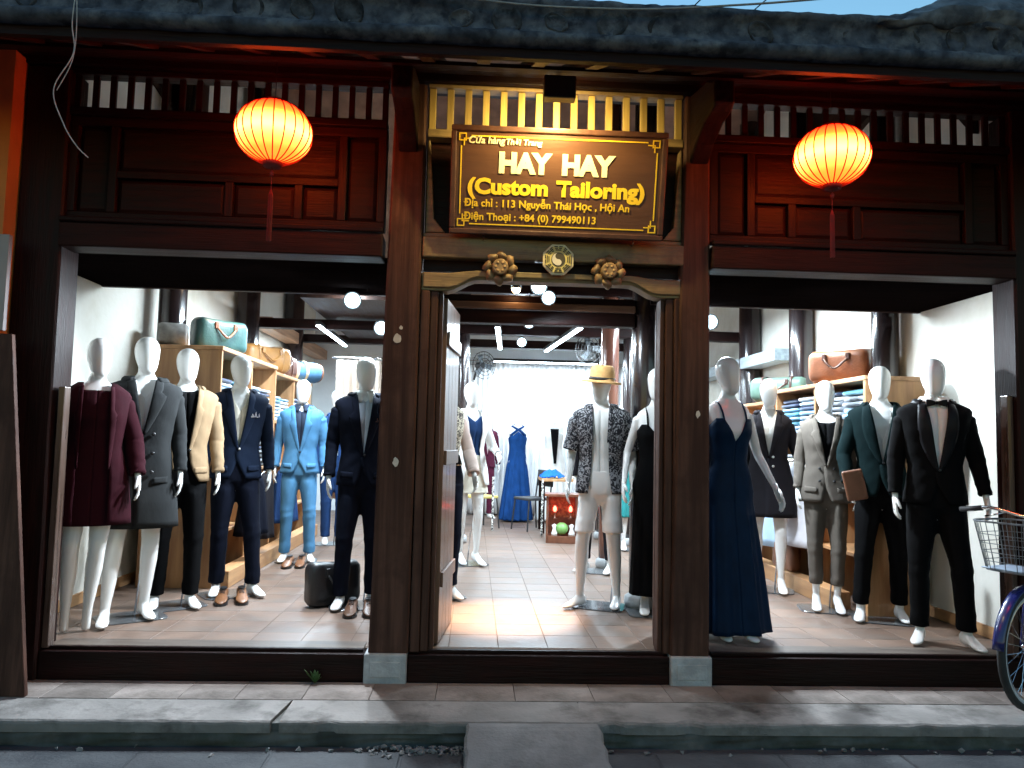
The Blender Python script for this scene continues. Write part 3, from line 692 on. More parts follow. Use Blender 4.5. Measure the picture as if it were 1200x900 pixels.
# cool white spotlights inside
COOL = (.78, .90, 1.0)
BULB = emit('cool_bulb', (.60, .86, 1.0), 12)
def spotlight(loc, tgt, power, lab, r=.045, size=95, col=COOL, em=BULB, stem=.0, face=None):
    o = thing('spotlight', lab, 'spotlight', loc, 0, None)
    aim = (Vector(tgt)-Vector(loc)).normalized(); d = Vector(face).normalized() if face else aim; q = d.to_track_quat('Z', 'Y').to_matrix().to_4x4()
    MB().lathe([(r*.5, -.13), (r*.85, -.12), (r*.95, -.03), (r*1.1, .0), (r*1.0, .004), (r*.95, -.012), (.001, -.014)], (0, 0, 0), 20).xf(q).build('housing', BLACKM, o, True)
    MB().lathe([(.001, r*.95), (r*.45, r*.82), (r*.78, r*.45), (r*.86, .0), (r*.7, -.006), (.001, -.010)], (0, 0, 0), 20).xf(q).build('bulb', em, o, True)
    if stem: MB().tube([tuple(-d*.06), (-d*.06+Vector((0, 0, stem)))[:]], .008, 6).build('stem', BLACKM, o)
    spot('beam', o, tuple(d*(r+.015)+aim*.02), tuple(d*(r+.015)+aim), power, col, size, .95 if size < 50 else .6, .04)
    return o
# ------------------------------------------------------------------ mannequins: body tables (z, half width, front, back)
BM = [(.80, .07, .05, .06), (.86, .15, .09, .11), (.95, .168, .10, .12), (1.05, .155, .098, .105), (1.15, .142, .093, .09), (1.28, .155, .108, .10), (1.40, .175, .122, .115), (1.48, .178, .112, .115),
      (1.53, .165, .088, .105), (1.565, .11, .064, .085), (1.59, .066, .054, .066), (1.63, .052, .048, .058)]
BF = [(.80, .07, .05, .06), (.86, .158, .085, .115), (.95, .168, .09, .125), (1.05, .145, .088, .10), (1.15, .115, .085, .08), (1.25, .125, .10, .085), (1.34, .142, .135, .095), (1.42, .148, .118, .10),
      (1.50, .150, .082, .098), (1.535, .105, .06, .08), (1.565, .058, .048, .06), (1.61, .045, .043, .05)]
JM = [(.60, .235, .165, .175), (.75, .225, .155, .165), (.88, .196, .132, .148), (.95, .190, .127, .146), (1.05, .174, .121, .130), (1.15, .160, .116, .116), (1.28, .182, .131, .126), (1.40, .207, .148, .138), (1.48, .222, .14, .138),
      (1.525, .226, .118, .125), (1.550, .195, .098, .112), (1.572, .13, .08, .095), (1.60, .088, .07, .082), (1.63, .076, .066, .078)]
JF = [(.60, .225, .15, .165), (.75, .215, .142, .16), (.88, .200, .125, .15), (.95, .193, .12, .148), (1.05, .168, .112, .122), (1.15, .140, .107, .103), (1.25, .15, .122, .11), (1.34, .168, .155, .12), (1.42, .182, .142, .125),
      (1.485, .186, .108, .118), (1.515, .155, .085, .10), (1.54, .11, .07, .085), (1.57, .078, .06, .072), (1.60, .066, .056, .066)]
def pr(tab, z):
    if z <= tab[0][0]: return tab[0][1:]
    for a, b in zip(tab, tab[1:]):
        if z <= b[0]:
            t = (z-a[0])/(b[0]-a[0]); t = t*t*(3-2*t)*.5+t*.5
            return tuple(a[i]+(b[i]-a[i])*t for i in (1, 2, 3))
    return tab[-1][1:]
def sp_(v, e): return math.copysign(abs(v)**e, v)
def rp(tab, z, th, e=0, ex=.9):
    hw, df, db = pr(tab, z); c = cos(th)
    return Vector(((hw+e)*sp_(sin(th), ex), -((df if c > 0 else db)+e)*sp_(c, ex), z))
def smooth_tube_rads(pts, rads, n): # resample polyline with catmull-rom
    P_ = [Vector(p) for p in pts]; out = []; rr = []
    for i in range(len(P_)-1):
        p0 = P_[max(0, i-1)]; p1 = P_[i]; p2 = P_[i+1]; p3 = P_[min(len(P_)-1, i+2)]
        for k in range(n):
            t = k/n; t2 = t*t; t3 = t2*t
            out.append(.5*((2*p1)+(p2-p0)*t+(2*p0-5*p1+4*p2-p3)*t2+(3*p1-p0-3*p2+p3)*t3)); rr.append(rads[i]+(rads[i+1]-rads[i])*t)
    out.append(P_[-1]); rr.append(rads[-1]); return out, rr
ARM_M = [(.172, .005, 1.47), (.228, .03, 1.215), (.246, -.03, .965)]
ARM_F = [(.148, .005, 1.435), (.192, .035, 1.20), (.214, -.03, .965)]
def arms_of(sex, l=None, r=None):
    base = ARM_M if sex == 'm' else ARM_F
    A = {}
    for s, o in ((1, r), (-1, l)):
        pts = [Vector((s*p[0], p[1], p[2])) for p in base]
        if o: pts = [pts[0], Vector(o[0]), Vector(o[1])]
        A[s] = pts
    return A
HEADP = [(0, .022, -.070, -.03), (.04, .040, -.083, -.012), (.12, .053, -.090, .012), (.22, .062, -.092, .042), (.35, .070, -.094, .075), (.5, .0765, -.094, .098), (.65, .079, -.091, .104), (.78, .074, -.081, .096), (.88, .061, -.062, .077), (.95, .042, -.038, .052), (.99, .02, -.012, .024), (1, .005, .004, .012)]
def hand(mb, wrist, d, side, curl=.35, fwd=Vector((0, -1, 0))):
    d = d.normalized(); w = (fwd - d*fwd.dot(d)).normalized(); nrm = d.cross(w).normalized()   # w: towards thumb; nrm: palm normal
    inward = nrm if nrm.x*side < 0 else -nrm
    def ring(c, hw, ht): return [c+w*(hw*cos(2*PI*k/10))+inward*(ht*sin(2*PI*k/10)) for k in range(10)]
    c = Vector(wrist)
    mb.loft([ring(c-d*.03, .024, .02), ring(c, .024, .019), ring(c+d*.03, .032, .017), ring(c+d*.065, .039, .015), ring(c+d*.092, .037, .012), ring(c+d*.098, .03, .007)])
    for i, ln_ in enumerate((.070, .080, .075, .058)):
        b = c+d*.086+w*(.029-.0195*i); d1 = (d+inward*curl*.5+w*(.06-.04*i)).normalized(); d2 = (d+inward*curl*1.6).normalized(); d3 = (d+inward*curl*2.6).normalized()
        p1 = b+d1*ln_*.45; p2 = p1+d2*ln_*.32; p3 = p2+d3*ln_*.25
        mb.tube([b-d*.01, b, p1, p2, p3], [.0085, .0088, .0082, .0072, .0045], 7)
    b = c+d*.025+w*.024
    d1 = (d*.75+w*.75+inward*.25).normalized(); d2 = (d+w*.2+inward*.35).normalized()
    mb.tube([b-d1*.012, b+d1*.018, b+d1*.04, b+d1*.04+d2*.03, b+d1*.04+d2*.048], [.012, .0125, .0105, .009, .005], 7)
def foot(mb, ank, yaw, heel=0.0, shoe=False):
    # foot pointing along -Y rotated by yaw; heel raised by 'heel'
    rings = []
    tab = [(.062, .014, .03, .050), (.055, .026, .012, .080), (.03, .031, .002, .105), (-.005, .032, .004, .10), (-.045, .033, .010, .078), (-.085, .039, .006, .056), (-.12, .041, .002, .042), (-.155, .036, .002, .032), (-.178, .024, .004, .024), (-.188, .010, .008, .016)]
    for (y, hw, z0, z1) in tab:
        lift = heel*max(0, min(1, (y+.11)/.15)); ring = []
        for k in range(14):
            a = 2*PI*k/14; ring.append(Vector((hw*cos(a)*(1 if y > -.1 else 1.0), y, (z0+z1)/2+lift+(z1-z0)/2*sp_(sin(a), .8))))
        rings.append(ring)
    m = Matrix.Translation((ank[0], ank[1], .004)) @ Matrix.Rotation(yaw, 4, 'Z')
    mb.loft([[m @ p for p in r] for r in rings])
def legs_pts(feet, s, heel=0, hipx=.080):
    f = feet[0] if s < 0 else feet[1]
    hip = Vector((s*hipx, 0, .90)); ank = Vector((f[0], f[1], .085+heel)); mid = (hip+ank)/2
    fw = Vector((sin(f[2]), -cos(f[2]), 0)) if len(f) > 2 else Vector((0, -1, 0))
    knee = Vector((mid.x, mid.y, .50))+fw*.028+Vector((s*.004, 0, 0))
    return hip, knee, ank
STUB = object()
def make_body(sex, feet, arms, turn=0, tilt=0, heel=0, head=True, stub=False, hands=True, voxel=.0085, legs=True, armsv=True):
    tab = BM if sex == 'm' else BF; mb = MB(); N = 28
    zs = [tab[0][0]+(tab[-1][0]-tab[0][0])*i/34 for i in range(35)]
    mb.loft([[rp(tab, z, 2*PI*k/N, 0, .95) for k in range(N)] for z in zs])
    nz = 1.60 if sex == 'm' else 1.575
    if head:
        mb.tube([(0, .012, nz-.06), (0, .008, nz), (0, -.004, nz+.06), (0, -.006, nz+.10)], [.058, .051, .049, .05] if sex == 'm' else [.05, .043, .042, .043], 16)
        zc_, H_ = nz+.018, .258
        rot = Matrix.Translation((0, .01, nz+.02)) @ Matrix.Rotation(turn, 4, 'Z') @ Matrix.Rotation(tilt, 4, 'X') @ Matrix.Translation((0, -.01, -nz-.02))
        rings = []
        for t, hw, yf, yb in HEADP:
            cy_ = (yf+yb)/2; hd = (yb-yf)/2; k_ = 1.0 if sex == 'm' else .95
            rings.append([rot @ Vector((hw*k_*sin(2*PI*k/20), cy_-hd*cos(2*PI*k/20), zc_+H_*t)) for k in range(20)])
        mb.loft(rings)
    else:
        mb.tube([(0, .012, nz-.06), (0, .008, nz), (0, -.002, nz+.045)], [.058, .05, .047] if sex == 'm' else [.05, .043, .04], 16)
    if armsv:
        for s in (1, -1):
            a = arms[s]; r_ = [.05, .046, .037, .034, .024] if sex == 'm' else [.042, .037, .030, .028, .020]
            m1 = a[0]+(a[1]-a[0])*.4; m2 = a[1]+(a[2]-a[1])*.35
            p, rr = smooth_tube_rads([a[0], m1, a[1], m2, a[2]], r_, 4); mb.tube(p, rr, 12)
            mb.lathe([(.001, -.05), (.03, -.042), (.046, -.02), (.05, 0), (.046, .02), (.03, .042), (.001, .05)] if sex == 'm' else [(.001, -.043), (.026, -.036), (.04, -.017), (.043, 0), (.04, .017), (.026, .036), (.001, .043)], tuple(a[0]), 12)
    if legs:
        for s in (-1, 1):
            h, k, an = legs_pts(feet, s, heel)
            r_ = [.088, .082, .058, .056, .055, .034, .031] if sex == 'm' else [.078, .074, .054, .050, .051, .030, .026]
            pts = [h, h+(k-h)*.3, h+(k-h)*.85, k, k+(an-k)*.3+Vector((0, .012, 0)), k+(an-k)*.85, an]
            if stub: pts[-1] = Vector((an.x, an.y, .004))
            p, rr = smooth_tube_rads(pts, r_, 4); mb.tube(p, rr, 14)
            if not stub:
                f = feet[0] if s < 0 else feet[1]; foot(mb, (an.x, an.y), f[2] if len(f) > 2 else 0, heel)
    me = remesh(mb, voxel, 5, .5)
    if hands and armsv:
        hb = MB()
        for s in (1, -1):
            a = arms[s]; d = (a[2]-a[1]); hand(hb, a[2]+d.normalized()*.012, d+Vector((-s*.01, 0, -.02)), s)
        bm = bmesh.new(); bm.from_mesh(me); hm = hb.mesh('h'); bm.from_mesh(hm); bm.to_mesh(me); bm.free(); bpy.data.meshes.remove(hm)
    return me
def wrinkle(p, amp, seed, fz=4):
    q = noise.noise(Vector((p.x*7+seed, p.y*7, p.z*fz))) + .5*noise.noise(Vector((p.x*15, p.y*15+seed, p.z*9)))
    return amp*q
class Fig: pass
def mannequin(label, loc, rz, sex='m', H=1.87, feet=None, arms=None, turn=0, tilt=0, heel=None, head=True, stub=False, plate=True, plate_rot=0, legs=True, armsv=True, name='mannequin'):
    F = Fig(); F.sex = sex; F.tab = JM if sex == 'm' else JF; F.bt = BM if sex == 'm' else BF
    full = 1.876 if sex == 'm' else 1.851
    F.root = thing(name, label, 'mannequin', (loc[0], loc[1], .006), rz, 'shop mannequins', H/full)
    F.feet = feet or (((-.095, .02, R(-8)), (.10, -.03, R(10))) if sex == 'm' else ((-.08, .03, R(-4)), (.08, -.02, R(8))))
    F.arms = arms or arms_of(sex); F.heel = (0 if sex == 'm' else .035) if heel is None else heel; F.seed = random.uniform(0, 50)
    F.body = obj('body', make_body(sex, F.feet, F.arms, turn, tilt, F.heel, head, stub, True, .0085, legs, armsv), PLASTIC, F.root, True)
    if plate:
        a, b = .21, .17; ring = lambda s, z: [(s*a*sp_(cos(2*PI*k/32), .35), s*b*sp_(sin(2*PI*k/32), .35)+.03, z) for k in range(32)]
        m = MB().loft([ring(1, -.004), ring(1, .001), ring(.985, .003)]); m.xf(Matrix.Rotation(plate_rot, 4, 'Z')); m.build('base_plate', PLATE, F.root)
        h, k, an = legs_pts(F.feet, 1, F.heel); MB().tube([(an.x-.05, an.y+.10, .0), (an.x-.03, an.y+.09, .30), (k.x, k.y+.05, .42)], .006, 8).build('support_rod', CHROME, F.root, True)
    return F
def vop(z, btn, neck, vx, pw=.95):
    return 0 if z <= btn else vx*((z-btn)/(neck-btn))**pw
def top(F, name, mat, hem=.90, btn=1.12, vx=.066, neck=None, cut=.05, ease=0, sleeves=True, srad=None, send=1.0, cols=52, rows=30, open_=0, amp=.006, tab=None, slv_mat=None, low=.0, shoulder=True):
    """jacket, coat or shirt with an open or closed front; returns the part"""
    tab = tab or F.tab; neck = neck or (1.60 if F.sex == 'm' else 1.57); mb = MB(); rings = []
    F.j = (tab, ease, btn, neck, vx, open_)
    for i in range(rows+1):
        t = i/rows; z = hem+(neck-hem)*(t**.92)
        hw = pr(tab, z)[0]+ease; ring = []
        xo = vop(z, btn, neck, vx)
        if z < btn:
            k = (btn-z)/(btn-hem); xo = open_+cut*k**2.3 if (cut or open_) else 0
        elif open_: xo = max(xo, open_+(vx-open_)*((z-btn)/(neck-btn))**.95)
        th0 = math.asin(min(.98, max(0, xo/hw)))
        a0 = th0 if (z > btn or cut or open_) else -.10; a1 = th0
        if cut and z < btn and not open_: a0 = th0-.10*(1-min(1, xo/.03)); 
        for c in range(cols+1):
            th = a0+(2*PI-a1-a0)*c/cols
            p = rp(tab, z, th, ease)
            e = wrinkle(p, amp, F.seed)
            if c < 4 and z < btn: e += .005*(1-c/4)
            if z < btn: e += low*((btn-z)/(btn-hem))*(.5+.5*sin(th*7+F.seed))
            # drag lines fanning from the button
            e += .0025*sin((z-btn)*60+abs(sin(th))*9)*max(0, cos(th))*math.exp(-((z-btn)/.16)**2)
            n_ = Vector((p.x, p.y, 0)).normalized(); p = p+n_*e
            ring.append(p)
        rings.append(ring)
    mb.loft(rings, False, False, False)
    F.part = mb.build(name, mat, F.root, True, thick=.0035)
    if sleeves: F.slv = sleeve_part(F, mat if slv_mat is None else slv_mat, srad, send, F.part, ease)
    return F.part
def sleeve_part(F, mat, srad=None, send=1.0, parent=None, ease=0):
    for s in (1, -1):
        mb = MB(); a = F.arms[s]
        r_ = srad or ((.072, .064, .053, .047, .041) if F.sex == 'm' else (.062, .055, .046, .041, .036))
        sh = a[0]+Vector((s*.008, 0, -.020)); w = a[2]
        m1 = sh+(a[1]-sh)*.4; m2 = a[1]+(w-a[1])*.4
        p, rr = smooth_tube_rads([sh, m1, a[1], m2, w], r_, 7)
        n_ = max(4, int(len(p)*send)); p = p[:n_]; rr = rr[:n_]
        # rounded sleeve head
        d = (p[1]-p[0]).normalized()
        hd = []; hr = []
        for k in range(5):
            q = k/5; hd.append(p[0]-d*(rr[0]*.62)*(1-q)); hr.append(rr[0]*math.sqrt(max(.02, 1-(1-q)**2)))
        p = hd+p; rr = hr+rr; rings = []
        up = Vector((0, 1, 0))
        for i, c in enumerate(p):
            t = (p[min(i+1, len(p)-1)]-p[max(i-1, 0)]).normalized(); x = up.cross(t).normalized(); y = t.cross(x); ring = []
            for k in range(18):
                al = 2*PI*k/18; o = x*cos(al)+y*sin(al); q = c+o*rr[i]
                e = wrinkle(q, .0065, F.seed+s, 4)
                g = i/len(p); e += .0018*sin(i*1.5+al*1.0+F.seed)*math.exp(-((g-.58)/.14)**2)+.0035*sin(i*2.0+al*2)*(g > .82)+.0015*sin(i*1.3-al+F.seed)*math.exp(-((g-.24)/.10)**2)
                ring.append(q+o*e)
            rings.append(ring)
        # turn in at the cuff
        last = rings[-1]; c = p[-1]; rings.append([c+(q-c)*.86 for q in last]); rings.append([c-d*.03+(q-c)*.82 for q in last])
        mb.loft(rings, True, False); mb.build('sleeve', mat, parent, True)
def surf(F, x, z, off):
    tab, ease = F.j[0], F.j[1]; hw, df, db = pr(tab, z); hw += ease; df += ease
    s = min(.98, abs(x)/hw); th = math.asin(min(1, s**(1/.9))); y = -(df+off)*sp_(cos(th), .9)
    return Vector((math.copysign(min(abs(x), hw*.98), x), y, z))
def lapels(F, mat, wmax=.078, ztop=None, peak=.72, shawl=False, collar=True, off=.008):
    tab, ease, btn, neck, vx, open_ = F.j; zt = neck-.012
    for s in (1, -1):
        mb = MB(); rows = []
        n = 18
        for i in range(n+1):
            t = i/n; z = btn-.008+(zt-btn)*t; xi = max(vop(z, btn, neck, vx), open_+(vx-open_)*max(0, (z-btn)/(neck-btn))**.95 if open_ else 0)-.001
            if shawl: w = wmax*(.15+.85*sin(PI*min(1, t*.9))**.8)
            else: w = wmax*(.16+.84*(t/peak)**.8) if t < peak else (wmax*.55 if t < peak+.07 else wmax*.62*(1-(t-peak)*.6))
            row = []
            for k in range(6):
                q = k/5; x = xi+w*q; zz = z-.012*q*(t if t < peak else .4)
                e = off+.006*sin(PI*q)-.006*q
                row.append(surf(F, s*x, zz, e))
            rows.append(row)
        mb.loft(rows, False, False, False); mb.build('lapel', mat, F.part, True, thick=.003)
    if collar: collar_band(F, mat)
def collar_band(F, mat, h=.045, flare=.022, up=.022, a0=.75, zoff=0, name='collar', par=None):
    tab, ease, btn, neck, vx, open_ = F.j; mb = MB(); rows = []
    hw, df, db = pr(tab, neck-.01); a0 = math.asin(min(.95, vx/(hw+ease)))*.92
    for k in range(33):
        th = a0+(2*PI-2*a0)*k/32; f = .5-.5*cos(th)   # 0 front, 1 back
        zt = neck-.012+zoff+up*f; row = []
        for j in range(5):
            q = j/4; e = ease+.004+flare*q**1.2+.006*sin(PI*q); z = zt+.008*sin(PI*q*.8)-h*(.8+.2*f)*q
            p = rp(tab, neck-.015, th, e); row.append(Vector((p.x, p.y, z)))
        rows.append(row)
    return mb.loft(rows, False, False, False).build(name, mat, par or F.part, True, thick=.004)
def buttons(F, mat, pts, r=.0085):
    for x, z in pts:
        p = surf(F, x, z, .018); hw_, df_, _b = pr(F.j[0], z); nv = Vector((p.x/hw_**2, p.y/df_**2, 0)).normalized(); m = MB().lathe([(.001, .004), (r*.8, .004), (r, .001), (r, -.004)], (0, 0, 0), 12)
        m.xf(Matrix.Translation(p) @ nv.to_track_quat('Z', 'Y').to_matrix().to_4x4()); m.build('button', mat, F.part, True)
def flaps(F, mat, z=1.0, x0=.075, x1=.165, h=.045):
    for s in (1, -1):
        rows = []
        for j in range(4):
            q = j/3; rows.append([surf(F, s*(x0+(x1-x0)*k/6), z-h*q+.006*k/6, .009+.003*sin(PI*q)) for k in range(7)])
        MB().loft(rows, False, False, False).build('pocket_flap', mat, F.part, True, thick=.004)
def pocket_square(F, mat, x=.105, z=1.375):
    mb = MB()
    for i, (dx, hh) in enumerate(((-.028, .03), (-.006, .045), (.016, .035))):
        a = surf(F, x+dx, z, .016); b = surf(F, x+dx+.026, z+.004, .016); c = surf(F, x+dx+.012+.004*i, z+hh, .020)
        k = len(mb.v); mb.v += [tuple(a), tuple(b), tuple(c), tuple(a+Vector((0, .008, 0))), tuple(b+Vector((0, .008, 0))), tuple(c+Vector((0, .008, 0)))]
        mb.f += [(k, k+1, k+2), (k+5, k+4, k+3), (k, k+3, k+4, k+1), (k+1, k+4, k+5, k+2), (k+2, k+5, k+3, k)]
    mb.build('pocket_square', mat, F.part)
def inner(F, name, mat, z0=.95, neck=None, ease=.012, vdrop=0, scoop=.0, amp=.003):
    """tee or shirt front showing inside the jacket"""
    tab = F.bt; nk = neck or (1.592 if F.sex == 'm' else 1.555); mb = MB(); cols = 40; rows = []
    for c in range(cols):
        th = 2*PI*c/cols; f = max(0, cos(th)); col = []
        zt = nk-scoop*f**3-vdrop*max(0, 1-abs(sp_(sin(th), 1))*2.4)*(cos(th) > 0)
        for i in range(23):
            z = z0+(zt-z0)*i/22; p = rp(tab, z, th, ease); n_ = Vector((p.x, p.y, 0)).normalized(); col.append(p+n_*wrinkle(p, amp, F.seed))
        rows.append(col)
    rows.append(rows[0])
    return mb.loft(rows, False, False, False).build(name, mat, F.root, True, thick=.003)
def shirt_collar(F, mat, part, h=.05):
    tab = F.bt; nk = 1.60 if F.sex == 'm' else 1.57
    for s in (1, -1):
        rows = []
        for k in range(14):
            th = .12+(PI-.12)*k/13; f = .5-.5*cos(th); row = []
            for j in range(4):
                q = j/3; e = .010+.03*q+.004*sin(PI*q); p = rp(tab, nk-.01, th, e); pt = (1-f)**3
                z = nk+.012+.012*f-(h+.03*pt)*q; row.append(Vector((s*(p.x+.012*pt*q), p.y-.012*pt*q, z)))
            rows.append(row)
        MB().loft(rows, False, False, False).build('shirt_collar', mat, part, True, thick=.003)
def trousers(F, mat, hem=.085, r=(.098, .090, .072, .067, .061, .057), waist=1.07, name='trousers', voxel=.012, flare=0):
    mb = MB(); N = 28; bt = F.bt
    zs = [.815, .84, .88, .93, .98, 1.03, waist]
    mb.loft([[rp(bt, z, 2*PI*k/N, .016 if z > .86 else .004, .95) for k in range(N)] for z in zs])
    for s in (-1, 1):
        h, k, an = legs_pts(F.feet, s, 0)
        an = Vector((an.x, an.y+.004, hem)); k2 = k
        if hem > .4: 
            t = (h.z-hem)/(h.z-k.z); pts = [h, h+(k-h)*t*.35, h+(k-h)*t*.7, h+(k-h)*t]; rr_ = [r[0], r[1]*1.0, r[1]*1.0, r[1]*1.02]
        else:
            pts = [h, h+(k2-h)*.35, h+(k2-h)*.8, k2, k2+(an-k2)*.4, an]; rr_ = list(r)
        p, rr = smooth_tube_rads(pts, rr_, 6)
        rings = []
        for i, c in enumerate(p):
            g = i/len(p); ring = []
            for q in range(20):
                al = 2*PI*q/20; o = Vector((cos(al), sin(al)*1.06, 0)); pt = c+o*rr[i]
                e = wrinkle(pt, .005, F.seed, 5)+.010*max(0, -sin(al))**10*(g > .12)      # front crease
                e += .003*sin(i*1.5+al+F.seed)*math.exp(-((g-.62)/.12)**2)+.004*sin(i*1.9+al*1.3+F.seed)*(g > .86)*(hem < .4)
                ring.append(pt+o*e)
            rings.append(ring)
        mb.loft(rings)
    me = remesh(mb, voxel, 2, .4)
    return obj(name, me, mat, F.root, True)
def tshirt_opening(): pass
def dress(F, mat, hem=.05, straps=True, flare=.12, pleats=9, pamp=.012, vdrop=.12, side_top=1.40, name='gown', back_top=1.30, ease=.010, hemwave=0, fit_to=.86, spread=(1, 1), shift=(0, 0), tab=None):
    tab = tab or F.bt; mb = MB(); cols = 96; rows = []
    for c in range(cols):
        th = 2*PI*c/cols; cs = cos(th); col = []
        s_ = abs(sin(th))
        zt = (side_top-.0)-vdrop*max(0, 1-s_*2.2) - .05*max(0, s_-.75)/.25 if cs > 0 else back_top+.03*s_
        for i in range(46):
            t = i/45; z = hem+(zt-hem)*t
            if z >= fit_to: p = rp(tab, z, th, ease)
            else:
                k = (fit_to-z)/(fit_to-hem); hw, df, db = pr(tab, fit_to); hw += flare*k**.9*spread[0]; d_ = (df if cs > 0 else db)+flare*k**.9*spread[1]
                p = Vector(((hw+ease)*sin(th)+shift[0]*k, -(d_+ease)*cs+shift[1]*k, z))
                w = pamp*k**.7*(sin(pleats*th+F.seed+1.2*noise.noise(Vector((th*2, z*1.5, F.seed))))+.4*sin(pleats*2.3*th+1))
                p += Vector((sin(th), -cs, 0))*w
            p += Vector((sin(th), -cs, 0))*wrinkle(p, .003, F.seed, 3)
            col.append(p)
        rows.append(col)
    rows.append(rows[0])
    g = mb.loft(rows, False, False, False).build(name, mat, F.root, True, thick=.004)
    if straps:
        for s in (1, -1):
            f = rp(tab, side_top-.02, s*.47, ease+.003); pk = rp(tab, back_top+.01, s*2.6, ease+.003)
            sh = rp(tab, 1.517 if F.sex == 'f' else 1.55, s*1.5, .006); sh.x = s*.085; sh.y = .0; sh.z += .028
            pts, rr = smooth_tube_rads([f, (f+sh)/2+Vector((0, -.022, .012)), sh, (pk+sh)/2+Vector((0, .03, .012)), pk], [.006]*5, 5); MB().tube(pts, rr, 6, flat=(1.2, .6)).build('strap', mat, g, True)
    return g
# ------------------------------------------------------------------ the dressed mannequins
random.seed(21)
BTN = M('dark_button', (.02, .02, .022), None, .3, 10, bump=0); BTNL = M('pale_button', (.6, .58, .55), None, .3, 10, bump=0)
burg = cloth('burgundy', (.027, .0042, .008)); burg2 = cloth('burgundy_dress', (.025, .004, .0075)); grey = cloth('grey_wool', (.024, .0255, .0265)); tan = cloth('tan', (.265, .18, .105)); black = cloth('black', (.003, .003, .0035))
navy = cloth('navy', (.0085, .0145, .031)); navyd = cloth('dark_navy', (.0048, .0065, .014)); lblue = cloth('light_blue', (.085, .235, .42), .85); white = cloth('white', (.78, .77, .75), .93, sheen=.1); cream = cloth('cream', (.72, .67, .56), .9, sheen=.1)
dshirt = cloth('dark_blue_shirt', (.03, .04, .065)); bluedk = cloth('royal_navy', (.02, .05, .14)); charcoal = cloth('charcoal', (.016, .0145, .018)); taupe = cloth('taupe', (.125, .108, .092)); green = cloth('dark_green', (.0038, .0115, .0125)); satin = cloth('gown_blue', (.0045, .019, .050), .75, .5, .0)
gownb = cloth('royal_blue', (.010, .05, .18), .75); wine = cloth('wine', (.085, .015, .035)); teal = cloth('teal', (.03, .22, .22)); ltgrey = cloth('light_grey', (.62, .64, .68), .93)
floral = pattern('floral_print', (.30, .30, .32), (.014, .014, .02), 26, .50, .56, 2.5); lace = pattern('lace_print', (.62, .55, .42), (.06, .05, .045), 46, .45, .55, 1.5); sqp = pattern('pocket_square_print', (.5, .45, .42), (.03, .04, .09), 90, .45, .55)
sqr = pattern('dark_square_print', (.35, .14, .05), (.01, .012, .03), 90, .55, .62)

# 1 burgundy outfit, far left
F = mannequin('mannequin in burgundy jacket and dress on stub legs, leftmost in the shop', (-2.43, .42), R(26), 'f', 1.86, turn=R(10), stub=True, heel=.0, plate=False,
              feet=((-.10, .0, 0), (.02, .0, 0)), arms=arms_of('f', ((-.225, .03, 1.2), (-.265, -.03, .975)), ((.225, .03, 1.2), (.260, -.05, .975))))
dress(F, burg2, .66, False, .035, 3, .002, -.0, 1.505, 'dress', 1.50, .016, fit_to=.95)
top(F, 'jacket', burg, .665, 1.02, .075, 1.555, .0, .018, srad=(.074, .068, .060, .056, .05), open_=.085, amp=.006)
lapels(F, burg, .045, collar=False)
# 2 grey coat
F = mannequin('mannequin in grey double-breasted coat behind the burgundy one', (-2.28, .78), R(24), 'm', 1.92, feet=((-.16, -.13, R(-4)), (.07, .02, R(16))), turn=R(12), plate_rot=.2)
top(F, 'coat', grey, .60, 1.22, .066, None, .0, .012, low=.006); lapels(F, grey, .095, peak=.76)
buttons(F, BTN, [(x, z) for x in (-.065, .065) for z in (1.215, 1.09, .965)], .013); flaps(F, grey, .93)
inner(F, 'shirt', white, 1.0, 1.57, .008, .12)
# 3 tan blazer
F = mannequin('mannequin in tan blazer over black tee and black trousers', (-2.14, 1.16), R(24), 'm', 1.89, turn=R(8), plate_rot=.3, feet=((-.13, .02, R(-10)), (.10, -.03, R(14))))
trousers(F, black); inner(F, 'tee', black, .97, 1.578, .012, 0, .03)
top(F, 'blazer', tan, .90, 1.12, .085, None, .07, 0, open_=.03); lapels(F, tan, .07); buttons(F, BTN, [(.035, 1.125)], .011); flaps(F, tan)
# 4 navy suit
F = mannequin('mannequin in navy suit with open collar and patterned pocket square, brown shoes at its feet', (-1.88, 1.60), R(22), 'm', 1.90, turn=R(14), feet=((-.10, .05, R(-12)), (.16, -.05, R(20))), plate_rot=.2)
trousers(F, navyd); inner(F, 'shirt', cream, .97, 1.58, .008, .16)
top(F, 'suit_jacket', navy, .90, 1.13, .072, None, .055); lapels(F, navy, .085); buttons(F, BTNL, [(.005, 1.13)]); flaps(F, navy); pocket_square(F, sqp)
# 5 light blue suit
F = mannequin('mannequin in light blue suit and dark shirt beside the fabric shelves', (-1.76, 3.33), R(8), 'm', 1.84, turn=R(2), feet=((-.12, 0, R(-8)), (.13, 0, R(14))))
trousers(F, lblue); s_ = inner(F, 'shirt', dshirt, .97, 1.585, .010, .05); shirt_collar(F, dshirt, s_)
top(F, 'suit_jacket', lblue, .90, 1.12, .07, None, .06); lapels(F, lblue, .075); buttons(F, BTN, [(.005, 1.12)]); flaps(F, lblue)
# 6 navy trouser suit behind
F = mannequin('mannequin in blue trouser suit and white blouse, far behind the light blue suit', (-1.64, 4.64), R(14), 'f', 1.82, turn=R(10))
trousers(F, bluedk); inner(F, 'blouse', white, .9, 1.55, .012, .08); top(F, 'suit_jacket', bluedk, .84, 1.14, .08, None, .05, open_=.02); lapels(F, bluedk, .06)
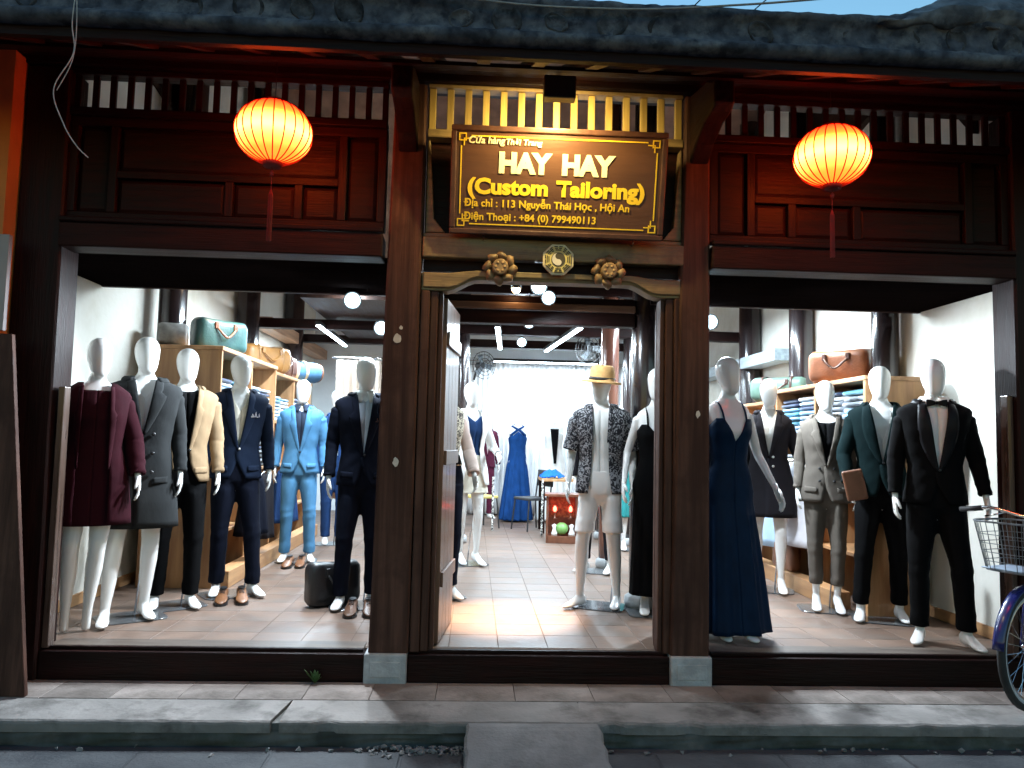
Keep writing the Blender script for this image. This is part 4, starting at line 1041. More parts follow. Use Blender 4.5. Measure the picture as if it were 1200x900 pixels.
# 7 dark navy suit beside the left pillar
F = mannequin('mannequin in dark navy suit and pale shirt collar beside the left pillar', (-.83, 1.24), R(10), 'm', 1.87, turn=R(10), feet=((-.13, -.02, R(-14)), (.10, .04, R(8))))
trousers(F, navyd); s_ = inner(F, 'shirt', cloth('pale_blue_shirt', (.55, .62, .72), .93), .97, 1.585, .008, .06); shirt_collar(F, white, s_, .06)
top(F, 'suit_jacket', navyd, .90, 1.13, .062, None, .05); lapels(F, navyd, .085); buttons(F, BTN, [(.005, 1.13)]); flaps(F, navyd); pocket_square(F, sqr)
# 8 patterned blouse, mostly behind the door leaf
F = mannequin('mannequin in patterned blouse and dark trousers half hidden by the open door', (-.24, 1.62), R(25), 'f', 1.83, arms=arms_of('f', None, ((.215, -.02, 1.19), (.20, -.18, .99))), feet=((-.05, .05, 0), (.075, -.04, R(10))))
trousers(F, navyd, .10); inner(F, 'blouse', lace, 1.06, 1.545, .016); F.j = (F.tab, -.012, 1.0, 1.57, .05, 0); sleeve_part(F, cloth('blush', (.66, .52, .46), .93), (.055, .052, .05, .056, .05), .97, F.body); MB().loft([[rp(F.bt, z, 2*PI*k/32, .02) for k in range(32)] for z in (1.07, 1.11, 1.15)], False, False).build('waistband', black, F.root, True, thick=.004)
# 9 white blazer
F = mannequin('mannequin in white blazer, navy top and cream skirt behind the door leaf', (-.03, 3.30), R(22), 'f', 1.86, arms=arms_of('f', None, ((.235, -.03, 1.2), (.22, -.20, 1.12))), feet=((-.06, .06, R(-4)), (.07, -.06, R(10))))
dress(F, cream, .72, False, .02, 6, .004, 0, 1.10, 'skirt', 1.10, .014, fit_to=.9); inner(F, 'vest', bluedk, 1.04, 1.50, .012, .06)
top(F, 'blazer', white, .80, 1.14, .085, None, .06, open_=.06); lapels(F, white, .05)
# 10 wine suit, headless, at the back
F = mannequin('headless mannequin in wine red suit standing by the back curtain', (.20, 8.05), R(20), 'm', 1.72, head=False, plate=False)
trousers(F, wine); inner(F, 'shirt', white, .97, 1.58, .008, .1); top(F, 'suit_jacket', wine, .90, 1.12, .07, None, .05); lapels(F, wine, .08)
# 11 royal blue gown on a form
F = mannequin('headless form in long royal blue halter gown before the white curtain', (.71, 7.72), R(2), 'f', 1.80, head=False, legs=False, armsv=False, plate=False)
g = dress(F, gownb, .02, False, .13, 13, .020, -.06, 1.40, 'gown', 1.20, .012, fit_to=1.12)
for s in (1, -1): MB().tube([rp(F.bt, 1.39, s*.9, .012), rp(F.bt, 1.44, s*.12, .03)+Vector((s*.01, 0, .03)), rp(F.bt, 1.53, -s*.9, .016)+Vector((0, 0, .02)), Vector((-s*.03, .07, 1.60))], [.022, .020, .016, .012], 8, flat=(1, .4)).build('halter_strap', gownb, g, True)
# 12 slim black strip over white dress
F = mannequin('headless form in white gown with narrow black front panel by the back curtain', (1.30, 7.75), R(-4), 'f', 1.86, head=False, legs=False, armsv=False, plate=False)
g = dress(F, white, .03, False, .11, 12, .012, .0, 1.42, 'gown', 1.25, .012, fit_to=1.0)
MB().prism([(-.062, 1.47), (.072, 1.47), (.04, .92), (.0, .92)], -.168, -.160).build('front_panel', black, g)
# 13 hat man
F = mannequin('mannequin with tan fedora, open floral shirt and white shorts inside the doorway', (1.0, 1.34), R(-12), 'm', 1.83, turn=R(-14), tilt=R(4), plate_rot=-.2,
              feet=((-.15, -.04, R(-38)), (.14, .02, R(-6))), arms=arms_of('m', ((-.235, .03, 1.21), (-.255, -.05, .965)), ((.245, .03, 1.21), (.255, -.07, .97))))
trousers(F, cloth('white_shorts', (.84, .82, .80), .96), .58, (.093, .079, .1, .1, .1, .1), 1.07, 'shorts'); inner(F, 'tee', white, .93, 1.585, .012, 0, .03)
top(F, 'floral_shirt', floral, .89, 1.30, .066, None, .03, .004, srad=(.085, .082, .078, .07, .06), send=.50, open_=.055); lapels(F, floral, .05, peak=.8)
hat = tag(MB().lathe([(.0, .0), (.098, .0), (.150, -.012), (.158, -.006), (.150, .004), (.105, .008), (.100, .03), (.096, .075), (.086, .115), (.066, .128), (.04, .116), (.001, .110)], (0, 0, 0), 40).wob(.004, 9).build('fedora_hat', M('straw_tan', (.72, .42, .16), (.6, .33, .12), .8, 30, bump=.4, bscale=160), None, True), 'tan fedora hat with dark band on the mannequin in the doorway', 'hat')
hat.location = (.995, 1.325, 1.745); hat.rotation_euler = (R(5), R(6), R(-20)); hat.scale = (1.02, 1.12, 1)
MB().lathe([(.1025, .010), (.1025, .034), (.1, .034)], (0, 0, 0), 40).build('band', BLACKM, hat, True)
# 14 black dress by the right jamb
F = mannequin('mannequin in long black strap dress half hidden by the right door jamb', (1.39, 1.12), R(-8), 'f', 1.84, turn=R(-10), arms=arms_of('f', ((-.22, .03, 1.2), (-.25, -.10, .98)), None), plate_rot=.1)
dress(F, black, .14, True, .02, 8, .006, .09, 1.41, 'dress', 1.28, .012)
# 15 dark trousers behind hat man, 16 teal skirt
F = mannequin('mannequin in dark trousers and jacket standing behind the floral shirt one', (1.26, 2.95), R(-15), 'm', 1.80, feet=((-.14, .0, R(-30)), (.12, -.04, R(-10))))
trousers(F, charcoal, .13); inner(F, 'shirt', white, .97, 1.58, .008, .1); top(F, 'jacket', charcoal, .9, 1.12, .07); lapels(F, charcoal, .07)
F = mannequin('mannequin in teal knee-length dress, farthest back on the right of the doorway', (1.76, 4.62), R(-15), 'f', 1.72)
dress(F, teal, .42, False, .06, 7, .012, .05, 1.42, 'dress', 1.3, .012)
# 17 blue gown beside the right pillar
F = mannequin('mannequin in long dark blue satin gown with thin straps beside the right pillar', (1.71, .46), R(8), 'f', 1.86, turn=R(12), plate=False, feet=((-.06, .0, R(-4)), (.08, -.04, R(6))), arms=arms_of('f', ((-.215, .06, 1.2), (-.225, .05, .975)), ((.225, .01, 1.2), (.285, -.11, .985))))
dress(F, satin, .045, True, .075, 7, .020, .15, 1.43, 'gown', 1.22, .010, fit_to=.9, shift=(.02, -.02))
# 18 charcoal coat dress
F = mannequin('mannequin in charcoal knee-length coat with bare legs behind the blue gown', (2.64, 2.12), R(-20), 'f', 1.87, turn=R(8), feet=((-.10, .05, R(-14)), (.10, -.06, R(6))), arms=arms_of('f', None, ((.24, .03, 1.2), (.30, -.03, .97))))
top(F, 'coat', charcoal, .64, 1.16, .07, None, .0, .012, low=.004); lapels(F, charcoal, .085, peak=.74); buttons(F, BTNL, [(.035, 1.16), (.035, 1.08)], .011); inner(F, 'blouse', white, 1.0, 1.53, .008, .1)
# 19 pale one at the back
F = mannequin('pale mannequin in white blouse far behind the charcoal coat', (2.98, 4.36), R(-18), 'f', 1.80, plate=False)
inner(F, 'blouse', white, .9, 1.54, .014); dress(F, ltgrey, .40, False, .06, 8, .012, 0, 1.10, 'skirt', 1.10, .016)
# 20 taupe trouser suit
F = mannequin('mannequin in taupe double-breasted trouser suit and black top', (2.79, 1.33), R(-20), 'f', 1.80, turn=R(6), plate_rot=.1, feet=((-.075, .02, R(-2)), (.08, -.02, R(6))))
trousers(F, taupe, .20, (.088, .084, .066, .062, .056, .053)); inner(F, 'tee', black, .95, 1.545, .012, 0, .05); top(F, 'suit_jacket', taupe, .86, 1.15, .082, None, .03, .008, open_=.0); lapels(F, taupe, .075); buttons(F, BTN, [(-.055, 1.13), (.055, 1.13), (-.055, 1.03), (.055, 1.03)], .011); flaps(F, taupe, .98)
# 21 green blazer
F = mannequin('mannequin in dark green blazer and black trousers holding a brown clutch', (3.06, 1.0), R(-22), 'm', 1.89, feet=((-.15, -.03, R(-10)), (.12, .06, R(10))), arms=arms_of('m', ((-.255, -.02, 1.215), (-.24, -.14, 1.0)), None))
trousers(F, black, .11); inner(F, 'shirt', white, .97, 1.555, .004, .25); top(F, 'blazer', green, .90, 1.15, .085, None, .04); lapels(F, green, .085, shawl=True); buttons(F, BTN, [(.005, 1.15)])
# 22 tuxedo
F = mannequin('mannequin in black tuxedo with bow tie, rightmost in the shop', (3.07, .34), R(-20), 'm', 1.875, turn=R(2), plate=False, feet=((-.10, .02, R(-20)), (.165, -.03, R(18))), arms=arms_of('m', None, ((.250, .02, 1.21), (.285, -.04, .975))))
trousers(F, black, .10); s_ = inner(F, 'shirt', white, .97, 1.595, .010); shirt_collar(F, white, s_, .045)
top(F, 'tuxedo_jacket', black, .91, 1.13, .07, None, .05); lapels(F, cloth('black_satin', (.012, .012, .014), .8, .4), .08, shawl=True); buttons(F, BTN, [(.005, 1.13)])
bt = MB()
for s in (1, -1):
    bt.loft([[(s*.008, -.086, 1.572), (s*.008, -.086, 1.592), (s*.008, -.072, 1.592), (s*.008, -.072, 1.572)], [(s*.035, -.094, 1.562), (s*.035, -.094, 1.602), (s*.035, -.076, 1.602), (s*.035, -.076, 1.562)], [(s*.062, -.084, 1.556), (s*.062, -.084, 1.606), (s*.062, -.072, 1.606), (s*.062, -.072, 1.556)]])
bt.box(-.010, .010, -.096, -.07, 1.572, 1.592); bt.xf(Matrix.Translation((0, -.018, -.012))); bt.build('bow_tie', MATS['cloth_black_satin'], F.root, bevel=.003)
# ------------------------------------------------------------------ shelves, folded cloth, bags, shoes, back of the shop
random.seed(5)
ORD = ['lowest', 'second', 'third', 'fourth', 'fifth', 'sixth', 'seventh', 'eighth', 'ninth', 'tenth', 'eleventh', 'twelfth', 'thirteenth']
CL = {'navy': (.02, .035, .09), 'pale blue': (.36, .52, .68), 'grey': (.22, .24, .27), 'white': (.72, .74, .76), 'teal': (.05, .22, .30), 'sky blue': (.20, .45, .68), 'charcoal': (.035, .038, .045), 'cream': (.66, .6, .45), 'dark green': (.03, .08, .07)}
def shelf(lab, x0, x1, y0, y1, h, bays, lv, side, where):
    o = thing('fabric_shelf', lab, 'shelf', (0, 0, 0))
    t = .035; n = bays
    for i in range(n+1):
        y = y0+(y1-y0-t)*i/n; bx('upright', (x0, x1, y, y+t, .0, h-t-.001), SHW, o, .003)
    bx('top_board', (x0-.01, x1+.01, y0-.01, y1+.01, h-t, h), SHY, o, .004)
    fx0, fx1 = (x0, x0+.02) if side > 0 else (x1-.02, x1)      # back board on the wall side
    bx('back_board', (fx0, fx1, y0+.037, y1-.037, .12, h-t-.002), M('pale_backing', (.74, .72, .66), (.66, .63, .56), .7, 3, bump=.1), o, 0)
    for i in range(n):
        a = y0+(y1-y0-t)*i/n+t+.001; b = y0+(y1-y0-t)*(i+1)/n-.001
        for z in lv: bx('shelf_board', (x0+.021 if side > 0 else x0, x1 if side > 0 else x1-.021, a, b, z, z+.028), SHY, o, .003)
    px = (x0, x1+.14) if side > 0 else (x0-.14, x1)
    return o
def stack(x0, x1, y0, y1, z, n, where, th=(.03, .05), pal=None):
    k = 0
    for i in range(n):
        c = random.choice(pal or list(CL)); h = random.uniform(*th); dx = random.uniform(-.02, .02); dy = random.uniform(0, .02)
        a, b, c0, c1 = x0+abs(dx), x1-abs(dx)*.5, y0+dy, y1-dy; m = MB(); rr = []
        for j in range(7):                                   # folded cloth: rounded fold along the front
            q = j/6; yy = c0+(c1-c0)*q; ring = []
            for al in range(12):
                aa = 2*PI*al/12; px = (a+b)/2+(b-a)/2*sp_(cos(aa), .35); pz = z+h/2+(h/2)*sp_(sin(aa), .55)+.003*noise.noise(Vector((px*9, yy*9, z*30)))
                ring.append((px, yy, pz))
            rr.append(ring)
        m.loft(rr); o = m.build('folded_cloth', M('folded_'+c.replace(' ', '_'), CL[c], tuple(v*.8 for v in CL[c]), .85, 20, bump=.2, bscale=120, sheen=.2), None, True)
        tag(o, '%s folded cloth, %s from the bottom in %s' % (c, ORD[i], where), 'fabric', 'folded cloth stacked on the shelves'); z += h+.001
shelf('tall wooden fabric shelf along the left wall, nearest the street', -2.72, -2.12, 1.86, 3.66, 2.0, 2, (.42, .92, 1.40), 1, 'left')
shelf('wooden fabric shelf along the left wall, farther back', -2.72, -2.16, 3.72, 5.6, 1.96, 2, (.42, .92, 1.40), 1, 'left')
shelf('wooden fabric shelf with brown bag on top along the right wall', 3.0, 3.48, 1.10, 2.86, 1.83, 2, (.42, .92, 1.32), -1, 'right')
shelf('lower wooden fabric shelf along the right wall, farther back', 3.02, 3.48, 2.95, 3.95, 1.74, 1, (.42, .92, 1.30), -1, 'right')
PB = ['pale blue', 'sky blue', 'white', 'navy', 'teal', 'grey', 'pale blue', 'white']
for i, (ya, yb) in enumerate(((1.92, 2.32), (2.34, 2.70), (2.80, 3.2), (3.22, 3.58))):
    nm = ('nearest', 'second', 'third', 'farthest')[i]
    stack(-2.66, -2.15, ya, yb, 1.429, 8, 'the %s upper stack, near left shelf' % nm, pal=PB, th=(.032, .046)); stack(-2.66, -2.15, ya, yb, .949, 8, 'the %s middle stack, near left shelf' % nm, pal=['navy', 'grey', 'charcoal', 'teal', 'white'])
for i, (ya, yb) in enumerate(((3.8, 4.2), (4.22, 4.58), (4.70, 5.1), (5.12, 5.5))):
    nm = ('nearest', 'second', 'third', 'farthest')[i]
    stack(-2.66, -2.19, ya, yb, 1.429, 7, 'the %s upper stack, back left shelf' % nm, pal=PB)
for i, (ya, yb) in enumerate(((1.16, 1.55), (1.57, 1.94), (2.02, 2.4), (2.42, 2.8))):
    nm = ('nearest', 'second', 'third', 'farthest')[i]
    stack(3.03, 3.44, ya, yb, 1.349, 9, 'the %s upper stack, right shelf' % nm, pal=PB, th=(.034, .048)); stack(3.03, 3.44, ya, yb, .949, 6, 'the %s middle stack, right shelf' % nm, pal=['navy', 'grey', 'white', 'cream'])
# platform steps at the foot of the shelves
for b, lab in (((-2.115, -1.98, 1.88, 5.5, .001, .14), 'low wooden plinth along the foot of the left shelves'), ((2.86, 2.995, 1.35, 3.9, .001, .14), 'low wooden plinth along the foot of the right shelf')):
    tag(bx('shelf_plinth', b, SHY, None, .005), lab, 'plinth')
# bags
def bag(name, lab, loc, rz, L, Wd, H, mat, trim, round_=.55, handles=True, straps=0, stripe=None, cat='bag'):
    o = thing(name, lab, cat, loc, rz); m = MB(); rr = []
    for i in range(17):
        t = -1+2*i/16; k = (1-abs(t)**7)**.35 if abs(t) < 1 else .0; k = .80+.20*k if abs(t) < 1 else .80
        ring = []
        for j in range(24):
            a = 2*PI*j/24; y = Wd/2*k*sp_(cos(a), round_); z = H/2+H/2*k*sp_(sin(a), round_)
            z = z*(1-.05*(1-abs(t))*(sin(a) > 0)); q = noise.noise(Vector((t*3, y*9, z*9+L*7)))*.008
            ring.append((L/2*t, y+q, max(.002, z+q)))
        rr.append(ring)
    m.loft(rr); m.build('body', mat, o, True)
    MB().tube([(-L*.4, 0, H*.975), (0, 0, H*.955), (L*.4, 0, H*.975)], .005, 6).build('zip', BLACKM, o)
    for s in (-1, 1):
        m = MB(); rr = []
        for x in (-.012, .012):
            rr.append([(s*L*.27+x, (Wd/2+.004)*sp_(cos(a), round_), H/2+(H/2+.003)*sp_(sin(a), round_)) for a in [2*PI*j/24 for j in range(24)]])
        if straps: m.loft(rr, False, False).build('strap', trim, o, True, thick=.004)
    if handles:
        for s in (-1, 1):
            pts, r_ = smooth_tube_rads([(-L*.2, s*Wd*.46, H*.74), (-L*.16, s*(Wd*.5+.02), H*.62), (0, s*(Wd*.5+.03), H*.42), (L*.16, s*(Wd*.5+.02), H*.62), (L*.2, s*Wd*.46, H*.74)], [.010]*5, 6)
            MB().tube(pts, r_, 8).build('handle', trim, o, True)
            for x in (-L*.2, L*.2): MB().box(x-.018, x+.018, s*Wd*.5-.012, s*Wd*.5+.008, H*.66, H*.86).build('handle_tab', trim, o, bevel=.004)
    return o
def leather(n, c): return M('leather_'+n, c, tuple(v*.7 for v in c), .45, 7, bump=.25, bscale=60, coat=.1)
brown = leather('brown', (.17, .062, .028)); dkb = leather('dark_brown', (.09, .04, .03)); tealm = leather('teal', (.022, .085, .09)); tanl = leather('tan', (.34, .155, .04)); greenl = leather('green', (.10, .17, .13)); blackl = leather('black', (.014, .014, .016)); blue = M('blue_canvas', (.03, .10, .19), (.02, .07, .14), .8, 12)
bag('handbag', 'teal leather handbag with looped handles on the near left shelf', (-2.33, 2.40, 2.002), R(52), .48, .20, .30, tealm, brown, .42)
bag('duffel_bag', 'tan leather duffel bag on top of the far left shelf', (-2.36, 3.98, 1.963), R(58), .62, .28, .30, tanl, tanl, .55, True, 1)
bag('duffel_bag', 'dark brown leather duffel bag behind the tan one', (-2.38, 4.72, 1.963), R(60), .44, .26, .27, dkb, dkb, .6, True, 1)
b_ = bag('roll_bag', 'blue canvas roll bag with brown ends at the far end of the shelf', (-2.30, 5.25, 1.963), R(52), .74, .26, .27, blue, dkb, .95, False, 0)
TNS = M('tan_strap', (.45, .36, .24), (.36, .28, .18), .7, 20)
for x in (-.20, -.05, .10): MB().loft([[(x+dx, .136*cos(a), .135+.139*sin(a)) for a in [2*PI*j/28 for j in range(28)]] for dx in (-.02, .02)], False, False).build('band', TNS, b_, True, thick=.004)
for x in (-.372, .372): MB().lathe([(.001, -.012), (.11, -.01), (.122, 0), (.11, .01), (.001, .012)], (x, 0, .135), 24, 'x').build('end_cap', brown, b_, True)
g_ = thing('spool_case', 'small grey round case on the corner of the near left shelf', 'case', (-2.58, 1.98, 2.002), R(20))
MB().lathe([(.001, -.12), (.085, -.115), (.098, -.09), (.098, .09), (.085, .115), (.001, .12)], (0, 0, .099), 24, 'x').build('body', M('grey_felt', (.26, .25, .235), (.15, .145, .135), .9, 15), g_, True)
MB().lathe([(.001, -.01), (.078, -.008), (.08, .004), (.001, .006)], (.122, 0, .099), 24, 'x').build('lid', M('pale_lid', (.55, .62, .68), None, .4, 5), g_, True)
bag('duffel_bag', 'brown leather duffel bag with dark handles on the right shelf', (3.22, 1.92, 1.832), R(-50), .52, .24, .30, leather('rust', (.27, .095, .04)), dkb, .5)
bag('duffel_bag', 'dull green duffel bag on the lower right shelf', (3.24, 3.32, 1.742), R(-45), .58, .27, .27, greenl, dkb, .6, True, 1)
bc = bag('briefcase', 'black soft briefcase standing on the floor by the dark navy suit', (-1.03, 1.30, .002), R(38), .40, .15, .33, blackl, blackl, .38)
bag('travel_bag', 'brown leather bag on the plinth under the right shelf', (2.93, 2.45, .142), R(-88), .42, .10, .26, brown, dkb, .4, False)
cl = MB().box(-.11, .11, -.02, .02, -.07, .07).build('clutch_bag', brown, None, bevel=.012); cl.location = (2.775, .835, 1.0); cl.rotation_euler = (0, R(78), R(-20)); tag(cl, 'brown leather clutch held by the green blazer mannequin', 'clutch bag')
# shoes
def shoe(lab, x, y, rz, mat, grp):
    o = thing('dress_shoe', lab, 'shoe', (x, y, .001), rz, grp); m = MB(); rr = []
    tab = [(.125, .020, .075), (.118, .033, .088), (.08, .038, .094), (.03, .036, .086), (-.02, .037, .075), (-.07, .044, .058), (-.12, .045, .046), (-.155, .037, .038), (-.178, .022, .030), (-.186, .008, .024)]
    for y_, hw, h in tab:
        rr.append([(hw*cos(a)*1.0, y_, .016+(h-.016)/2+(h-.016)/2*sp_(sin(a), .75)) for a in [2*PI*k/16 for k in range(16)]])
    m.loft(rr); up = m.build('upper', mat, o, True)
    rr = [[(s*(hw+.004), y_, z) for s, z in ((-1, .0), (1, .0), (1, .016), (-1, .016))] for y_, hw, h in tab]
    MB().loft(rr).build('sole', blackl, o)
    MB().loft([[(.027*cos(a), .055+.052*sin(a), z) for a in [2*PI*k/16 for k in range(16)]] for z in (.09, .0965)]).build('opening', blackl, o)
    for k in range(3): MB().tube([(-.018, -.005-.018*k, .083-.006*k), (0, -.006-.018*k, .089-.006*k), (.018, -.005-.018*k, .083-.006*k)], .003, 5).build('lace', blackl, o)
    return o
sb_ = leather('shoe_brown', (.20, .08, .03)); sd_ = leather('shoe_dark', (.12, .055, .03))
for i, (x, y, rz, mt, where) in enumerate(((-1.86, 1.36, R(12), sb_, 'navy suit mannequin, left of the pair'), (-1.73, 1.40, R(18), sb_, 'navy suit mannequin, right of the pair'), (-1.76, 3.02, R(2), sb_, 'light blue suit mannequin, left of the pair'), (-1.65, 3.06, R(6), sb_, 'light blue suit mannequin, right of the pair'),
        (-.84, 1.02, R(2), sd_, 'dark navy suit mannequin, left of the pair'), (-.72, 1.04, R(8), sd_, 'dark navy suit mannequin, right of the pair'))):
    shoe('%s leather dress shoe by the %s' % ('dark brown' if mt is sd_ else 'brown', where), x, y, rz, mt, 'display shoes')
# hanging garments by the shelves
def hung(lab, loc, rz, w, h, mat, seed, flare=.06, cat='garment'):
    m = MB(); rr = []
    for i in range(13):
        t = i/12; ring = []
        for k in range(40):
            a = 2*PI*k/40; ww = w/2*(.72+.28*min(1, t*6))+flare*t
            ring.append((ww*sp_(cos(a), .7), (.035+.045*t)*sp_(sin(a), .8)+.012*t*sin(6*a+seed+k*.3), -h*t+.02*(1-abs(cos(a)))*(t == 0)))
        rr.append(ring)
    m.loft(rr); o = m.build('hanging_garment', mat, None, True); o.location = loc; o.rotation_euler = (0, 0, rz); tag(o, lab, cat, 'garments hung by the shelves')
    MB().tube([(-w*.34, 0, .0), (0, 0, .06), (w*.34, 0, .0)], .006, 6).build('hanger', CHROME, o); MB().tube([(0, 0, .06), (0, 0, .10), (.02, 0, .125), (.035, 0, .105)], .003, 6).build('hook', CHROME, o)
hung('dark navy skirt hanging below the left shelf beside the navy suit', (-2.0, 2.55, .88), R(70), .30, .52, navyd, 1)
hung('charcoal trousers hanging below the left shelf', (-2.0, 2.95, .88), R(75), .26, .60, charcoal, 2, .0)
hung('blue skirt hanging below the back left shelf', (-2.05, 3.95, .88), R(70), .34, .55, bluedk, 3)
hung('white tulle dress hanging at the right shelf behind the taupe suit', (2.90, 2.1, 1.12), R(-75), .34, .72, cloth('tulle', (.74, .74, .80), .95), 4, .10)
hung('pale blue dress hanging behind the white tulle one', (2.90, 2.75, 1.12), R(-75), .32, .80, cloth('pale_blue_dress', (.42, .58, .76), .95), 5, .10)
# curtains
def curtain(name, lab, x0, x1, y, z0, z1, mat, folds, amp, rail=True):
    o = thing(name, lab, 'curtain', (0, 0, 0)); m = MB(); n = folds*10; rr = []
    for j in range(9):
        t = j/8; z = z0+(z1-z0)*t
        rr.append([(x0+(x1-x0)*i/n+.012*noise.noise(Vector((i*.3, t*2, 1))), y+amp*(1-.35*t)*sin(2*PI*i/10+.9*noise.noise(Vector((i*.09, t*1.2, 4))))+.02*noise.noise(Vector((i*.07, t*2, 9))), z) for i in range(n+1)])
    m.loft(rr, False, False, False).build('cloth', mat, o, True, thick=.003)
    if rail:
        MB().tube([(x0-.05, y, z1+.03), (x1+.05, y, z1+.03)], .012, 10).build('rail', CHROME, o, True)
        for i in range(max(4, folds//2)):
            X = x0+(x1-x0)*(i+.5)/max(4, folds//2); MB().tube([(X+.02*cos(a), y, z1+.025+.022*sin(a)) for a in [2*PI*k/12 for k in range(12)]], .003, 5, closed=True).build('ring', CHROME, o)
    return o
SHEER = cloth('sheer_white', (.80, .82, .84), .95, sheen=0)
curtain('back_curtain', 'white pleated curtain closing the back of the shop', -.25, 2.7, 8.62, .03, 2.62, SHEER, 34, .03)
curtain('fitting_curtain', 'beige fitting-room curtain on a rail behind the dark navy suit', -1.75, -.75, 5.1, .5, 2.24, cloth('beige_curtain', (.66, .55, .46), .9), 11, .03)
# fans
def fan(lab, loc, rz):
    o = thing('wall_fan', lab, 'fan', loc, rz, 'black wall fans')
    for r in (.20, .15, .10, .05): MB().tube([(r*cos(a), -.05-(.02 if r < .18 else 0), r*sin(a)) for a in [2*PI*k/28 for k in range(28)]], .005, 5, closed=True).build('guard_ring', BLACKM, o)
    for k in range(12):
        a = 2*PI*k/12; MB().tube([(.03*cos(a), -.07, .03*sin(a)), (.2*cos(a), -.05, .2*sin(a)), (.19*cos(a), .03, .19*sin(a))], .003, 4).build('guard_wire', BLACKM, o)
    for k in range(3):
        a = 2*PI*k/3; m = MB(); m.prism([(.02, -.02), (.15, -.07), (.17, .02), (.03, .03)], -.02, -.014); m.xf(Matrix.Rotation(a, 4, 'Y')); m.build('blade', M('fan_blade', (.10, .12, .14), None, .3, 5, bump=0), o)
    MB().lathe([(.03, -.03), (.055, .0), (.055, .10), (.03, .14)], (0, 0, 0), 16, 'y').build('motor', BLACKM, o, True); MB().tube([(0, .1, 0), (0, .16, -.10), (0, .2, -.2)], .018, 8).build('bracket', BLACKM, o)
fan('black round fan on the left column at the back', (.10, 6.5, 2.36), R(35)); fan('black round fan high on the right column at the back', (1.48, 5.1, 2.48), R(-40))
# altar cabinet with red candles and a green melon
RW = M('altar_wood', (.20, .07, .035), (.12, .04, .02), .4, 4, (3, 3, 3), coat=.2)
al = thing('altar_cabinet', 'small red-brown altar cabinet with open front at the back of the shop', 'altar', (1.16, 5.25, 0), R(-6))
for nm, b in (('side_panel', (-.20, -.175, -.16, .16, 0, .58)), ('side_panel', (.175, .20, -.16, .16, 0, .58)), ('base', (-.174, .174, -.18, .16, .0, .09)), ('roof_board', (-.22, .22, -.19, .17, .581, .615)), ('back_panel', (-.174, .174, .13, .158, .091, .579))): MB().box(*b).build(nm, RW, al, bevel=.004)
MB().box(-.17, .17, .115, .128, .30, .56).build('gilt_panel', M('gilt', (.35, .16, .06), (.15, .04, .02), .35, 25, bump=.6, bscale=60, metal=.3), al)
ml = MB().lathe([(.001, -.075), (.045, -.068), (.075, -.03), (.082, .005), (.07, .045), (.035, .072), (.001, .076)], (0, 0, 0), 20).build('green_melon', M('melon', (.20, .42, .12), (.13, .3, .08), .35, 8), None, True); ml.location = (1.15, 5.14, .18); tag(ml, 'round green melon lying in the altar cabinet', 'fruit')
for x, lab in ((1.06, 'red altar candle lamp on the left'), (1.26, 'red altar candle lamp on the right')):
    c = thing('altar_lamp', lab+' inside the cabinet', 'lamp', (x, 5.16, .30), 0, 'red altar lamps'); MB().lathe([(.03, 0), (.012, .02), (.012, .08), (.02, .09)], (0, 0, 0), 12).build('stick', RW, c, True); MB().lathe([(.014, .09), (.024, .11), (.022, .14), (.004, .165)], (0, 0, 0), 12).build('flame_bulb', emit('red_bulb', (1, .05, .03), 9), c, True)
for i, (x, y, s_, lab) in enumerate(((1.05, 5.12, .035, 'white paper offering left of the melon'), (1.27, 5.11, .04, 'white paper offering right of the melon'))):
    o = MB().lathe([(s_, 0), (s_*1.1, .03), (s_*.5, .09), (s_*.8, .13), (.001, .15)], (0, 0, 0), 12).wob(.012, 20).build('paper_offering', white, None, True); o.location = (x, y, .094); tag(o, lab, 'offering')
# work table with blue cloth, chair with yellow seat
tb = thing('work_table', 'pale work table behind the altar cabinet', 'table', (1.42, 6.4, 0)); MB().box(-.45, .45, -.3, .3, .72, .76).build('table_top', SHY, tb, bevel=.004)
for x in (-.42, .42):
    for y in (-.27, .27): MB().box(x-.02, x+.02, y-.02, y+.02, 0, .719).build('leg', WZ, tb, bevel=.003)
bc_ = MB(); rr = []
for i in range(15):
    t = i/14; rr.append([(-.17+.34*k/12+.02*noise.noise(Vector((k, t*4, 2))), -.14+.26*t, .765+.10*sin(PI*k/12)*sin(PI*t)+.05*noise.noise(Vector((k*.7, t*5, 1)))+.0) for k in range(13)])
bc_.loft(rr, False, False, False); o = bc_.build('blue_cloth', cloth('bright_blue', (.02, .12, .52)), None, True, thick=.01); o.location = (1.13, 6.3, .015); tag(o, 'crumpled bright blue cloth lying on the work table', 'cloth')
o = MB().box(-.16, .16, -.1, .1, 0, .06).wob(.01, 15).build('folded_linen', white, None, bevel=.01); o.location = (1.5, 6.25, .762); tag(o, 'folded white linen on the work table', 'linen')
ROPE = pattern('twisted_rope', (.75, .74, .70), (.05, .05, .05), 40, .48, .52, 0)
def chair(lab, loc, rz, seat):
    o = thing('metal_chair', lab, 'chair', loc, rz); MB().box(-.2, .2, -.2, .2, .43, .47).build('seat', seat, o, bevel=.012)
    for x in (-.18, .18):
        MB().tube([(x, -.18, .43), (x*1.15, -.22, .0)], .011, 8).build('leg', BLACKM, o); MB().tube([(x*1.15, .22, 0), (x, .18, .45), (x, .23, .85)], .011, 8).build('leg', BLACKM, o)
    MB().box(-.19, .19, .215, .235, .62, .86).build('backrest', seat, o, bevel=.01); return o
chair('chair with yellow seat and black metal legs by the back curtain', (.12, 6.75, 0), R(30), M('yellow_seat', (.62, .5, .16), None, .5, 6)); chair('black metal chair beside the work table', (.88, 6.55, 0), R(-60), M('black_seat', (.03, .03, .035), None, .6, 6))
